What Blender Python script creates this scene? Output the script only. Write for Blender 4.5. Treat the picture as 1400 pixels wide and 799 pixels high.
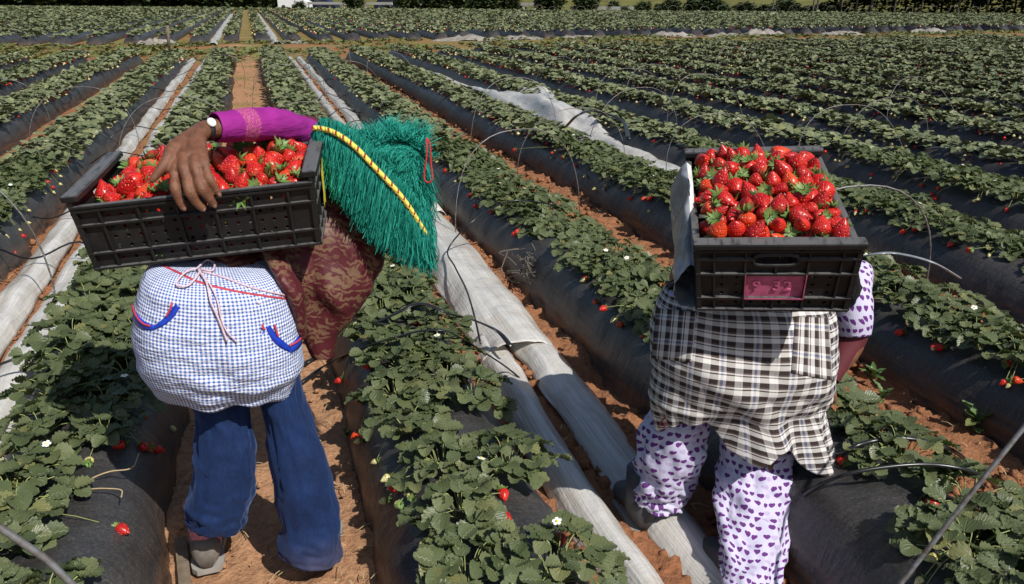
import bpy, math, random
import numpy as np
from math import sin, cos, pi, radians, tan, atan, sqrt
from mathutils import Vector, Matrix
from mathutils.bvhtree import BVHTree

# ------------------------------------------------------------------ start: camera, sky, sun, exposure
for o in list(bpy.data.objects): bpy.data.objects.remove(o)
S = bpy.context.scene
COL = S.collection
random.seed(7); RNG = np.random.default_rng(11)
CAM_H = 1.65; PITCH = radians(20.098); YAW = radians(17.308); FPX = 1100.0
cam_data = bpy.data.cameras.new('camera'); cam = bpy.data.objects.new('camera', cam_data); COL.objects.link(cam)
cam.location = (0, 0, CAM_H); cam.rotation_euler = (pi/2 - PITCH, 0, -YAW)
cam_data.sensor_width = 36; cam_data.lens = 36*FPX/1400; cam_data.clip_start = 0.05; cam_data.clip_end = 2000
S.camera = cam
SUN_AZ = radians(155); SUN_EL = radians(48)          # azimuth clockwise from +Y
world = bpy.data.worlds.new('World'); S.world = world; world.use_nodes = True
wn = world.node_tree; wn.nodes.clear()
sky = wn.nodes.new('ShaderNodeTexSky'); sky.sky_type = 'NISHITA'; sky.sun_disc = False
sky.sun_elevation = SUN_EL; sky.sun_rotation = SUN_AZ
bg = wn.nodes.new('ShaderNodeBackground'); bg.inputs[1].default_value = 0.085
wo = wn.nodes.new('ShaderNodeOutputWorld'); wn.links.new(sky.outputs[0], bg.inputs[0]); wn.links.new(bg.outputs[0], wo.inputs[0])
sun_d = bpy.data.lights.new('sun', 'SUN'); sun_d.energy = 4.7; sun_d.angle = radians(0.5); sun_d.color = (1, .955, .89)
sun = bpy.data.objects.new('sun', sun_d); COL.objects.link(sun)
sdir = Vector((sin(SUN_AZ)*cos(SUN_EL), cos(SUN_AZ)*cos(SUN_EL), sin(SUN_EL)))
sun.rotation_euler = sdir.to_track_quat('Z', 'Y').to_euler(); sun.location = (3, -5, 8)
S.view_settings.view_transform = 'Standard'; S.view_settings.look = 'None'
S.view_settings.exposure = 0.12; S.view_settings.gamma = 1.0; S.view_settings.use_curve_mapping = False
S.render.engine = 'CYCLES'

# ------------------------------------------------------------------ measuring helpers
_F = np.array([sin(YAW)*cos(PITCH), cos(YAW)*cos(PITCH), -sin(PITCH)]); _R = np.array([cos(YAW), -sin(YAW), 0.]); _U = np.cross(_R, _F)
_C = np.array([0, 0, CAM_H])
def at(x, y, Y):                 # the point of the place seen at photo position (x, y) at world distance Y along the rows
    r = _F + _R*(x-700)/FPX + _U*(399.5-y)/FPX
    return _C + r*(Y/r[1])
def atd(x, y, d):
    return _C + (_F + _R*(x-700)/FPX + _U*(399.5-y)/FPX)*d
def ground_at(x, y, z=0.):
    r = _F + _R*(x-700)/FPX + _U*(399.5-y)/FPX
    return _C + r*((z-CAM_H)/r[2])
def in_view(P, m=120):
    d = np.asarray(P, float) - _C; z = d@_F
    x = 700 + FPX*(d@_R)/np.maximum(z, 1e-3); y = 399.5 - FPX*(d@_U)/np.maximum(z, 1e-3)
    return (z > .1) & (x > -m) & (x < 1400+m) & (y > -400) & (y < 799+m*1.3)

# ------------------------------------------------------------------ noise
_H = np.random.default_rng(3).random((64, 64, 64)).astype(np.float32)
def vnoise(P):
    P = np.asarray(P, float); I = np.floor(P).astype(int); f = P - I; f = f*f*(3-2*f); I &= 63; J = (I+1) & 63
    x0, y0, z0 = I[..., 0], I[..., 1], I[..., 2]; x1, y1, z1 = J[..., 0], J[..., 1], J[..., 2]; fx, fy, fz = f[..., 0], f[..., 1], f[..., 2]
    a = _H[x0, y0, z0]*(1-fx)+_H[x1, y0, z0]*fx; b = _H[x0, y1, z0]*(1-fx)+_H[x1, y1, z0]*fx
    c = _H[x0, y0, z1]*(1-fx)+_H[x1, y0, z1]*fx; d = _H[x0, y1, z1]*(1-fx)+_H[x1, y1, z1]*fx
    return ((a*(1-fy)+b*fy)*(1-fz)+(c*(1-fy)+d*fy)*fz)*2-1
def fbm(P, o=4, g=.5):
    s = 0; a = 1.; P = np.asarray(P, float)
    for k in range(o): s = s + a*vnoise(P*2**k + k*17.3); a *= g
    return s
def n2(x, y, s=1., o=3, seed=0.):
    x = np.asarray(x, float); y = np.asarray(y, float)
    return fbm(np.stack([x*s+seed, y*s+seed*1.7, np.full_like(x*y, seed*.37)+0*x], -1), o)

# ------------------------------------------------------------------ mesh and object helpers
def mesh(name, V, F, mats, mi=None, uv=None, smooth=True):
    me = bpy.data.meshes.new(name); V = np.asarray(V, np.float32).reshape(-1, 3)
    if isinstance(F, np.ndarray):
        k = F.shape[1]; n = len(F); me.vertices.add(len(V)); me.vertices.foreach_set('co', V.ravel())
        me.loops.add(n*k); me.loops.foreach_set('vertex_index', F.astype(np.int32).ravel())
        me.polygons.add(n); me.polygons.foreach_set('loop_start', np.arange(0, n*k, k, dtype=np.int32)); me.polygons.foreach_set('loop_total', np.full(n, k, np.int32))
        me.update(calc_edges=True)
    else:
        me.from_pydata([tuple(map(float, v)) for v in V], [], [tuple(int(i) for i in f) for f in F]); me.update()
    for m in (mats if isinstance(mats, (list, tuple)) else [mats]): me.materials.append(m)
    if mi is not None: me.polygons.foreach_set('material_index', np.asarray(mi, np.int32))
    if uv is not None:
        l = me.uv_layers.new(name='UVMap'); vi = np.empty(len(me.loops), np.int32); me.loops.foreach_get('vertex_index', vi)
        l.data.foreach_set('uv', np.asarray(uv, np.float32)[vi].ravel())
    if smooth: me.polygons.foreach_set('use_smooth', np.ones(len(me.polygons), bool))
    me.validate()
    return me
def link(name, data, parent=None, loc=(0, 0, 0), rot=None, scale=None):
    o = bpy.data.objects.new(name, data); COL.objects.link(o); o.parent = parent; o.location = tuple(map(float, loc))
    if rot is not None: o.rotation_euler = tuple(map(float, rot))
    if scale is not None: o.scale = scale if hasattr(scale, '__len__') else (scale,)*3
    return o
def worg(o):
    p = np.zeros(3)
    while o is not None: p = p + np.array(o.location); o = o.parent
    return p
def wobj(name, V, F, mats, parent=None, origin=None, **k):     # vertices given in world space
    V = np.asarray(V, float).reshape(-1, 3)
    if parent is not None: V = V - worg(parent); return link(name, mesh(name, V, F, mats, **k), parent)
    if origin is None: origin = (V[:, 0].mean(), V[:, 1].mean(), V[:, 2].min())
    return link(name, mesh(name, V-np.array(origin), F, mats, **k), None, origin)
def tag(o, label=None, cat=None, group=None, kind=None):
    if label: o['label'] = label
    if cat: o['category'] = cat
    if group: o['group'] = group
    if kind: o['kind'] = kind
    return o
def thing(name, loc, label, cat, group=None, rot=None):
    return tag(link(name, None, None, loc, rot), label, cat, group)
class MB:
    def __init__(s): s.V = []; s.F = []; s.M = []; s.U = []; s.n = 0
    def add(s, V, F, m=0, uv=None):
        V = np.asarray(V, float).reshape(-1, 3); s.V.append(V); s.F += [tuple(int(i)+s.n for i in f) for f in F]
        s.M += [m]*len(F); s.U.append(np.zeros((len(V), 2)) if uv is None else np.asarray(uv, float)); s.n += len(V); return s
    def verts(s): return np.concatenate(s.V)
    def uv(s): return np.concatenate(s.U)
    def mesh(s, name, mats, **k): return mesh(name, s.verts(), s.F, mats, mi=s.M, uv=s.uv(), **k)
    def wobj(s, name, mats, parent=None, **k): return wobj(name, s.verts(), s.F, mats, parent, mi=s.M, uv=s.uv(), **k)
def spline(P, n):
    P = np.asarray(P, float)
    if P.ndim == 1: P = P[:, None]
    m = len(P); t = np.linspace(0, m-1, n); i = np.minimum(t.astype(int), m-2); f = (t-i)[:, None]
    Q = np.concatenate([[2*P[0]-P[1]], P, [2*P[-1]-P[-2]]])
    a, b, c, d = Q[i], Q[i+1], Q[i+2], Q[i+3]
    return .5*((2*b)+(c-a)*f+(2*a-5*b+4*c-d)*f*f+(3*b-a-3*c+d)*f**3)
def gridF(nu, nv, off=0, closed=False):
    i, j = np.meshgrid(np.arange(nv-1), np.arange(nu if closed else nu-1), indexing='ij')
    j2 = (j+1) % nu
    return np.stack([i*nu+j, i*nu+j2, (i+1)*nu+j2, (i+1)*nu+j], -1).reshape(-1, 4)+off
def tube(P, r, seg=8, caps=True, flat=1.):
    P = np.asarray(P, float); n = len(P); r = np.broadcast_to(np.asarray(r, float), (n,))
    T = np.gradient(P, axis=0); T /= np.linalg.norm(T, axis=1)[:, None]+1e-12
    up = np.array([0, 0, 1.]) if abs(T[:, 2]).mean() < .8 else np.array([1., 0, 0])
    A = np.cross(T, up); A /= np.linalg.norm(A, axis=1)[:, None]+1e-12; B = np.cross(A, T)
    t = np.linspace(0, 2*pi, seg, endpoint=False)
    V = P[:, None]+r[:, None, None]*(A[:, None]*np.cos(t)[None, :, None]+flat*B[:, None]*np.sin(t)[None, :, None])
    F = [tuple(f) for f in gridF(seg, n, 0, True)]
    if caps: F += [tuple(range(seg-1, -1, -1)), tuple(range((n-1)*seg, n*seg))]
    L = np.concatenate([[0], np.cumsum(np.linalg.norm(np.diff(P, axis=0), axis=1))])
    uv = np.stack([np.tile(np.arange(seg)/seg, n), np.repeat(L, seg)], -1)
    return V.reshape(-1, 3), F, uv
BOXF = [(0, 3, 2, 1), (4, 5, 6, 7), (0, 1, 5, 4), (1, 2, 6, 5), (2, 3, 7, 6), (3, 0, 4, 7)]
def box(c, s):
    c = np.array(c, float); s = np.array(s, float)/2
    return c+np.array([(-1,-1,-1),(1,-1,-1),(1,1,-1),(-1,1,-1),(-1,-1,1),(1,-1,1),(1,1,1),(-1,1,1)])*s, BOXF
def loft(rings, nu=72, nv=60, ex=2.2, disp=None, cap=False):
    """rings: rows (centre xyz, half-width vector xyz, half-depth vector xyz). t=0 is the far side, the seam."""
    R = spline(np.array([np.concatenate([np.ravel(q) for q in r]) for r in rings], float), nv)
    t = np.linspace(0, 2*pi, nu+1); s, c = np.sin(t), np.cos(t)
    e = 2/ex; s = np.sign(s)*abs(s)**e; c = np.sign(c)*abs(c)**e
    P = R[:, None, 0:3]-R[:, None, 3:6]*s[None, :, None]+R[:, None, 6:9]*c[None, :, None]
    d = np.linalg.norm(np.diff(P, axis=1), axis=2); u = np.concatenate([np.zeros((nv, 1)), np.cumsum(d, 1)], 1); per = u[:, -1].mean()
    U = np.tile((t/(2*pi))[None]*per, (nv, 1)); k = np.linalg.norm(np.diff(P[:, nu//2], axis=0), axis=1); Vv = np.tile(np.concatenate([[0], np.cumsum(k)])[:, None], (1, nu+1))
    Nn = np.cross(np.gradient(P, axis=1), np.gradient(P, axis=0)); Nn /= np.linalg.norm(Nn, axis=2)[..., None]+1e-12
    if ((P-R[:, None, 0:3])*Nn).sum() < 0: Nn = -Nn
    if disp is not None: P = P+Nn*disp(P, t[None]+0*U, np.linspace(0, 1, nv)[:, None]+0*U)[..., None]
    F = [tuple(f) for f in gridF(nu+1, nv)]
    V = P.reshape(-1, 3)
    if cap: F += [tuple(range(nu, -1, -1)), tuple(range((nv-1)*(nu+1), nv*(nu+1)))]
    return V, F, np.stack([U.ravel(), Vv.ravel()], -1), P, Nn
def silhouette(rows):       # rows: photo y, left x, right x, distance Y, half depth -> loft rings
    out = []
    for y, xl, xr, Y, ry in rows:
        a = at(xl, y, Y); b = at(xr, y, Y); out.append((( a+b)/2, (b-a)/2, (0, ry, 0)))
    return out

# ------------------------------------------------------------------ material helpers
class NT:
    def __init__(s, name):
        s.m = bpy.data.materials.new(name); s.m.use_nodes = True; s.t = s.m.node_tree; s.t.nodes.clear()
        s.out = s.t.nodes.new('ShaderNodeOutputMaterial')
    def n(s, ty, out=0, props=None, **kw):
        nd = s.t.nodes.new('ShaderNode'+ty)
        for k, v in (props or {}).items(): setattr(nd, k, v)
        for k, v in kw.items():
            i = nd.inputs[int(k[1:])] if k[0] == 'i' and k[1:].isdigit() else nd.inputs[k.replace('_', ' ')]
            s.put(i, v)
        return nd.outputs[out]
    def put(s, i, v):
        if isinstance(v, bpy.types.NodeSocket): s.t.links.new(v, i)
        elif isinstance(v, (tuple, list)) and len(v) == 3 and i.type == 'RGBA': i.default_value = (*v, 1)
        else: i.default_value = v
    def math(s, op, a, b=0., c=0., clamp=False): return s.n('Math', props={'operation': op, 'use_clamp': clamp}, i0=a, i1=b, i2=c)
    def mix(s, f, a, b, bt='MIX'):
        nd = s.t.nodes.new('ShaderNodeMix'); nd.data_type = 'RGBA'; nd.blend_type = bt
        s.put(nd.inputs[0], f); s.put(nd.inputs[6], a); s.put(nd.inputs[7], b); return nd.outputs[2]
    def noise(s, scale, vec=None, detail=4, rough=.55, out=0, dist=0.):
        k = dict(Scale=scale, Detail=detail, Roughness=rough, Distortion=dist)
        if vec is not None: k['Vector'] = vec
        return s.n('TexNoise', out, **k)
    def ramp(s, f, a, b, lo=0., hi=1.): return s.n('MapRange', Value=f, From_Min=a, From_Max=b, To_Min=lo, To_Max=hi)
    def coord(s, which='Object'): return s.n('TexCoord', {'Generated': 0, 'Normal': 1, 'UV': 2, 'Object': 3}[which])
    def pos(s): return s.n('NewGeometry', 0)
    def scale(s, v, sc): return s.n('Mapping', Vector=v, Scale=sc)
    def xyz(s, v):
        nd = s.t.nodes.new('ShaderNodeSeparateXYZ'); s.put(nd.inputs[0], v); return nd.outputs
    def bump(s, h, strength=.3, dist=.01): return s.n('Bump', Strength=strength, Distance=dist, Height=h)
    def bsdf(s, col, rough=.6, spec=.5, nrm=None, **kw):
        k = {'Base_Color': col, 'Roughness': rough, 'Specular_IOR_Level': spec}
        if nrm is not None: k['Normal'] = nrm
        k.update(kw); return s.n('BsdfPrincipled', **k)
    def end(s, sh): s.t.links.new(sh, s.out.inputs[0]); return s.m
def simple(name, col, rough=.6, spec=.5, var=.15, sc=30, bump=.0, coord='Object'):
    t = NT(name); c = t.coord(coord); n = t.noise(sc, c)
    cc = t.mix(t.ramp(n, .3, .7), tuple(x*(1-var) for x in col), tuple(min(1, x*(1+var)) for x in col))
    return t.end(t.bsdf(cc, rough, spec, t.bump(n, bump, .005) if bump else None))

def m_soil():
    t = NT('soil'); p = t.pos(); x = t.xyz(p)
    big = t.noise(.9, p, 3); fine = t.noise(38, p, 6, .65); mid = t.noise(9, p, 5, .6)
    tan_ = (.44, .245, .135); red = (.31, .135, .066)
    w = t.ramp(t.math('ABSOLUTE', t.math('SUBTRACT', x[0], -.1)), .45, .9)
    c = t.mix(w, tan_, red)
    c = t.mix(t.ramp(big, .35, .7, 0, .35), c, (.33, .17, .085))
    c = t.mix(t.ramp(fine, .3, .55, .55, 0), c, (.12, .05, .025))
    # thin grass and weeds: the headland strip between the two blocks and the far verge
    head = t.math('MULTIPLY', t.ramp(x[1], 23.8, 25.), t.ramp(x[1], 35.6, 34.4))
    edge = t.ramp(t.math('ADD', x[1], t.math('MULTIPLY', x[0], 1.05)), 125, 128)
    gm = t.math('MAXIMUM', t.math('MULTIPLY', head, t.ramp(t.noise(.55, p, 4), .38, .56)), edge)
    furr = t.math('MAXIMUM', t.math('MULTIPLY', t.ramp(x[1], 6, 20), t.ramp(t.noise(1.1, p, 3), .48, .64, 0, .75)), t.math('MULTIPLY', t.ramp(x[1], 33, 36), t.ramp(t.noise(.6, p, 3), .35, .5, .2, .95)))
    gm = t.math('MAXIMUM', gm, furr)
    grass = t.mix(t.ramp(t.noise(5, p, 4), .35, .65), (.10, .115, .03), (.25, .19, .065))
    c = t.mix(gm, c, grass)
    nr = t.bump(t.math('ADD', fine, t.math('MULTIPLY', mid, 1.6)), .9, .02)
    return t.end(t.bsdf(c, .95, .15, nr))
def m_mulch():
    t = NT('black_mulch_film'); p = t.pos(); x = t.xyz(p)
    str_ = t.noise(1, t.scale(p, (55, 3.2, 30)), 5, .6); wr = t.noise(1, t.scale(p, (5, 24, 8)), 5, .62); f = t.noise(120, p, 4, .7)
    big = t.noise(3.2, p, 4)
    c = t.mix(t.ramp(big, .35, .75), (.019, .019, .020), (.046, .045, .045))
    dust = t.math('MULTIPLY', t.ramp(f, .45, .75), t.ramp(big, .3, .7, .15, .75))
    c = t.mix(t.math('MULTIPLY', dust, .62), c, (.19, .16, .13))
    low = t.math('MULTIPLY', t.ramp(x[2], .15, .0), t.ramp(str_, .42, .62))
    c = t.mix(t.math('MULTIPLY', low, .75), c, (.17, .085, .045))
    ro = t.ramp(big, .3, .7, .34, .52)
    h = t.math('ADD', t.math('MULTIPLY', wr, 1.), t.math('MULTIPLY', str_, .35))
    return t.end(t.bsdf(c, ro, .55, t.bump(h, .6, .016)))
def m_leaf(name, a, b, sc=1.):
    t = NT(name); uv = t.coord('UV'); u = t.xyz(uv)
    au = t.math('ABSOLUTE', u[0])
    vein = t.math('SINE', t.math('MULTIPLY', t.math('SUBTRACT', u[1], t.math('MULTIPLY', au, .42)), 46.))
    vn = t.ramp(vein, .55, 1, 0, 1); mid = t.ramp(au, .07, .0)
    v = t.math('MAXIMUM', t.math('MULTIPLY', vn, .5), mid)
    rnd = t.n('NewGeometry', 8); oi = t.n('ObjectInfo', 5)
    c = t.mix(rnd, a, b); c = t.mix(t.math('MULTIPLY', oi, .35), c, tuple(q*.85 for q in a))
    c = t.mix(t.ramp(rnd, .90, 1, 0, .7), c, (.20, .19, .06))
    c = t.mix(t.math('MULTIPLY', v, .35), c, (.16, .21, .08))
    nr = t.bump(t.math('SUBTRACT', 1., v), .5, .004)
    sh = t.bsdf(c, .42, .45, nr); tr = t.n('BsdfTranslucent', Color=t.mix(.5, c, (.15, .26, .02)))
    return t.end(t.n('MixShader', i0=.16, i1=sh, i2=tr))
def m_leaf_far(name, a, b):
    t = NT(name); rnd = t.n('NewGeometry', 8); c = t.mix(rnd, a, b); c = t.mix(t.ramp(rnd, .9, 1, 0, .7), c, (.2, .2, .06))
    return t.end(t.bsdf(c, .5, .4))
def m_berry(name, a, b, seeds=(.62, .42, .08)):
    t = NT(name); c = t.coord('Object'); z = t.xyz(c)
    vo = t.n('TexVoronoi', 0, Vector=t.scale(c, (1, 1, .75)), Scale=185., Randomness=.3)
    col = t.mix(t.ramp(t.noise(35, c, 2), .35, .7), a, b)
    col = t.mix(t.math('MULTIPLY', t.ramp(z[2], .006, .015, 0, .75), t.ramp(t.n('ObjectInfo', 5), .35, .9)), col, (.68, .22, .10))
    sd = t.ramp(vo, .20, .12); dent = t.ramp(vo, .05, .45)
    col = t.mix(t.math('MULTIPLY', sd, .8), col, seeds)
    return t.end(t.bsdf(col, .32, .5, t.bump(dent, .9, .0034)))
def m_film(name='clear_film'):
    t = NT(name); p = t.coord('UV'); w = t.pos()
    st = t.noise(1, t.scale(p, (22, .7, 1)), 3, .5); st2 = t.noise(1, t.scale(p, (150, 2.6, 1)), 3); d = t.noise(5, w, 5)
    c = t.mix(t.ramp(st, .32, .68), (.60, .58, .53), (.74, .73, .70))
    c = t.mix(t.ramp(d, .52, .78, 0, .5), c, (.48, .36, .25))
    sh = t.bsdf(c, .2, .8, t.bump(t.math('ADD', t.math('MULTIPLY', st2, .5), t.math('ADD', t.math('MULTIPLY', st, .45), t.math('MULTIPLY', t.noise(13, w, 4, .6), 1.3))), .42, .016)); tp = t.n('BsdfTransparent', Color=(.9, .88, .84))
    return t.end(t.n('MixShader', i0=t.ramp(st2, .3, .7, .62, .90), i1=tp, i2=sh))
def m_check():
    t = NT('blue_gingham'); u = t.xyz(t.coord('UV')); P = 1/.0092
    def band(q): return t.ramp(t.math('FRACT', t.math('MULTIPLY', q, P)), .47, .53)
    a, b = band(u[0]), band(u[1]); s = t.math('MULTIPLY', t.math('ADD', a, b), .5)
    c = t.mix(s, (.74, .76, .8), (.05, .115, .37))
    w = t.noise(9, t.coord(), 4)
    return t.end(t.bsdf(c, .85, .2, t.bump(t.noise(15, t.scale(t.coord(), (1, 1, 2.5)), 4), .75, .022)))
def m_plaid(rot=False):
    t = NT('brown_plaid'); u = t.xyz(t.coord('UV')); a, b = (u[1], u[0]) if rot else (u[0], u[1])
    def line(q, per, ph, w): return t.math('LESS_THAN', t.math('FRACT', t.math('ADD', t.math('DIVIDE', q, per), ph)), w)
    wv = t.mix(line(b, .037, 0, .42), (.60, .58, .55), (.022, .015, .014)); wv = t.mix(line(b, .037, .45, .10), wv, (.06, .04, .035)); wv = t.mix(line(b, .037, .68, .12), wv, (.10, .07, .065))
    wp = t.mix(line(a, .041, .1, .52), (.68, .66, .63), (.07, .055, .052)); wp = t.mix(line(a, .041, .30, .08), wp, (.6, .58, .56)); wp = t.mix(line(a, .082, .72, .08), wp, (.20, .24, .42))
    c = t.mix(.33, wv, wp); 
    return t.end(t.bsdf(c, .9, .15, t.bump(t.noise(300, t.coord(), 2), .15, .002)))
def m_hearts():
    t = NT('purple_heart_print'); u = t.xyz(t.coord('UV')); k = 1/.0225
    y = t.math('MULTIPLY', u[1], -k*.85); r = t.math('FLOOR', y); x = t.math('ADD', t.math('MULTIPLY', u[0], k), t.math('MULTIPLY', r, .5)); q = t.math('FLOOR', x)
    cell = t.n('CombineXYZ', X=q, Y=r, Z=0.); wn_ = t.n('TexWhiteNoise', 1, Vector=cell); rr = t.xyz(wn_)
    lx = t.math('SUBTRACT', t.math('SUBTRACT', x, q), t.math('ADD', .32, t.math('MULTIPLY', rr[0], .36)))
    ly = t.math('SUBTRACT', t.math('SUBTRACT', y, r), t.math('ADD', .32, t.math('MULTIPLY', rr[1], .36)))
    lx = t.math('ADD', lx, t.math('MULTIPLY', ly, t.math('SUBTRACT', rr[2], .5)))
    X = t.math('MULTIPLY', lx, 3.2); Y = t.math('MULTIPLY', ly, 3.9)
    x2 = t.math('MULTIPLY', X, X); y2 = t.math('MULTIPLY', Y, Y)
    e = t.math('SUBTRACT', t.math('POWER', t.math('SUBTRACT', t.math('ADD', x2, y2), 1.), 3.), t.math('MULTIPLY', x2, t.math('MULTIPLY', y2, Y)))
    h = t.math('LESS_THAN', e, 0.)
    hc = t.mix(t.math('GREATER_THAN', rr[2], .86), (.115, .03, .17), (.42, .36, .52))
    c = t.mix(h, (.50, .48, .62), hc)
    return t.end(t.bsdf(c, .85, .2, t.bump(t.noise(26, t.coord(), 4), .25, .01)))
def m_paisley():
    t = NT('maroon_paisley'); c = t.coord('Object'); 
    wv = t.noise(15, c, 3, out=1); v = t.n('VectorMath', props={'operation': 'ADD'}, i0=c, i1=t.n('VectorMath', props={'operation': 'SCALE'}, i0=wv, Scale=.07))
    wa = t.n('TexWave', 0, props={'wave_type': 'RINGS', 'rings_direction': 'SPHERICAL'}, Vector=v, Scale=15., Distortion=8., Detail=2.5, Detail_Scale=2.)
    bl = t.noise(18, v, 5, .6); sp = t.noise(110, v, 3)
    g = t.math('MULTIPLY', t.ramp(wa, .52, .62), t.ramp(bl, .42, .52)); g = t.math('MAXIMUM', g, t.math('MULTIPLY', t.ramp(bl, .57, .6), t.ramp(sp, .4, .55)))
    col = t.mix(t.math('MULTIPLY', g, .85), (.075, .011, .016), (.16, .095, .052))
    return t.end(t.bsdf(col, .55, .3, t.bump(t.noise(18, c, 4), .3, .012)))
def m_denim():
    t = NT('blue_velour'); c = t.coord('Object'); n = t.noise(7, c, 5, .6); f = t.noise(1, t.scale(c, (260, 260, 60)), 3)
    col = t.mix(t.ramp(n, .3, .72), (.004, .013, .050), (.008, .027, .10)); col = t.mix(t.math('MULTIPLY', t.ramp(f, .45, .8), .25), col, (.03, .07, .18))
    col = t.mix(t.math('MULTIPLY', t.ramp(t.xyz(t.pos())[2], .16, .02), t.ramp(n, .4, .65, 0, .45)), col, (.13, .09, .07))
    return t.end(t.bsdf(col, .8, .25, t.bump(n, .25, .02), Sheen_Weight=.22, Sheen_Roughness=.4, Sheen_Tint=(.3, .45, .9)))
def m_skin():
    t = NT('brown_skin'); c = t.coord('Object'); n = t.noise(45, c, 4); f = t.noise(240, c, 4, .7)
    col = t.mix(t.ramp(n, .3, .7), (.115, .046, .024), (.20, .085, .045)); col = t.mix(t.ramp(t.noise(70, c, 2), .6, .74, 0, .4), col, (.2, .14, .12))
    return t.end(t.bsdf(col, .5, .4, t.bump(t.math('ADD', f, n), .5, .004), Subsurface_Weight=.06, Subsurface_Radius=(.02, .008, .004)))
def m_sleeve():
    t = NT('magenta_knit'); u = t.xyz(t.coord('UV')); c = t.coord('Object'); z = u[1]
    band = t.math('MULTIPLY', t.ramp(z, .062, .066), t.ramp(z, .112, .108)); gl = t.ramp(t.noise(420, c, 2), .5, .62)
    col = t.mix(t.ramp(t.noise(20, c, 3), .3, .7), (.22, .012, .175), (.29, .018, .225))
    col = t.mix(t.math('MULTIPLY', band, .45), col, (.36, .03, .20)); col = t.mix(t.math('MULTIPLY', band, t.math('MULTIPLY', gl, .8)), col, (.5, .22, .16))
    return t.end(t.bsdf(col, .8, .25, t.bump(t.noise(1, t.scale(t.coord(), (14, 5, 30)), 3), .5, .02)))
def m_rope():
    t = NT('yellow_red_cord'); u = t.xyz(t.coord('UV')); s = t.math('FRACT', t.math('ADD', u[0], t.math('MULTIPLY', u[1], 38.)))
    c = t.mix(t.math('LESS_THAN', s, .24), (.72, .62, .10), (.30, .015, .02))
    return t.end(t.bsdf(c, .6, .3, t.bump(t.math('SINE', t.math('MULTIPLY', s, 12.56)), .4, .003)))
def m_crate():
    t = NT('black_crate_plastic'); c = t.coord('Object'); p = t.noise(16, c, 5, .6); f = t.noise(1, t.scale(c, (60, 14, 40)), 4)
    nz = t.xyz(t.n('NewGeometry', 1))[2]
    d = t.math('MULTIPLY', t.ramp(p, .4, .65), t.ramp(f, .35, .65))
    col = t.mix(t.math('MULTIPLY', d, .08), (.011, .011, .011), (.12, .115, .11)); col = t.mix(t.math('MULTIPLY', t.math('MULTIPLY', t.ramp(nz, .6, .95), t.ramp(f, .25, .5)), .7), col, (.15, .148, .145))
    return t.end(t.bsdf(col, .42, .3, t.bump(f, .1, .003)))
def m_yarn():
    t = NT('green_yarn'); r = t.n('NewGeometry', 8); c = t.mix(r, (.006, .22, .165), (.04, .46, .36))
    sh = t.bsdf(c, .7, .3); tr = t.n('BsdfTranslucent', Color=c)
    return t.end(t.n('MixShader', i0=.4, i1=sh, i2=tr))
def m_wire():
    t = NT('galvanised_wire'); n = t.noise(40, t.coord(), 4); c = t.mix(t.ramp(n, .4, .65), (.20, .205, .205), (.11, .085, .07))
    return t.end(t.bsdf(c, .45, .5, Metallic=.35))
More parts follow.
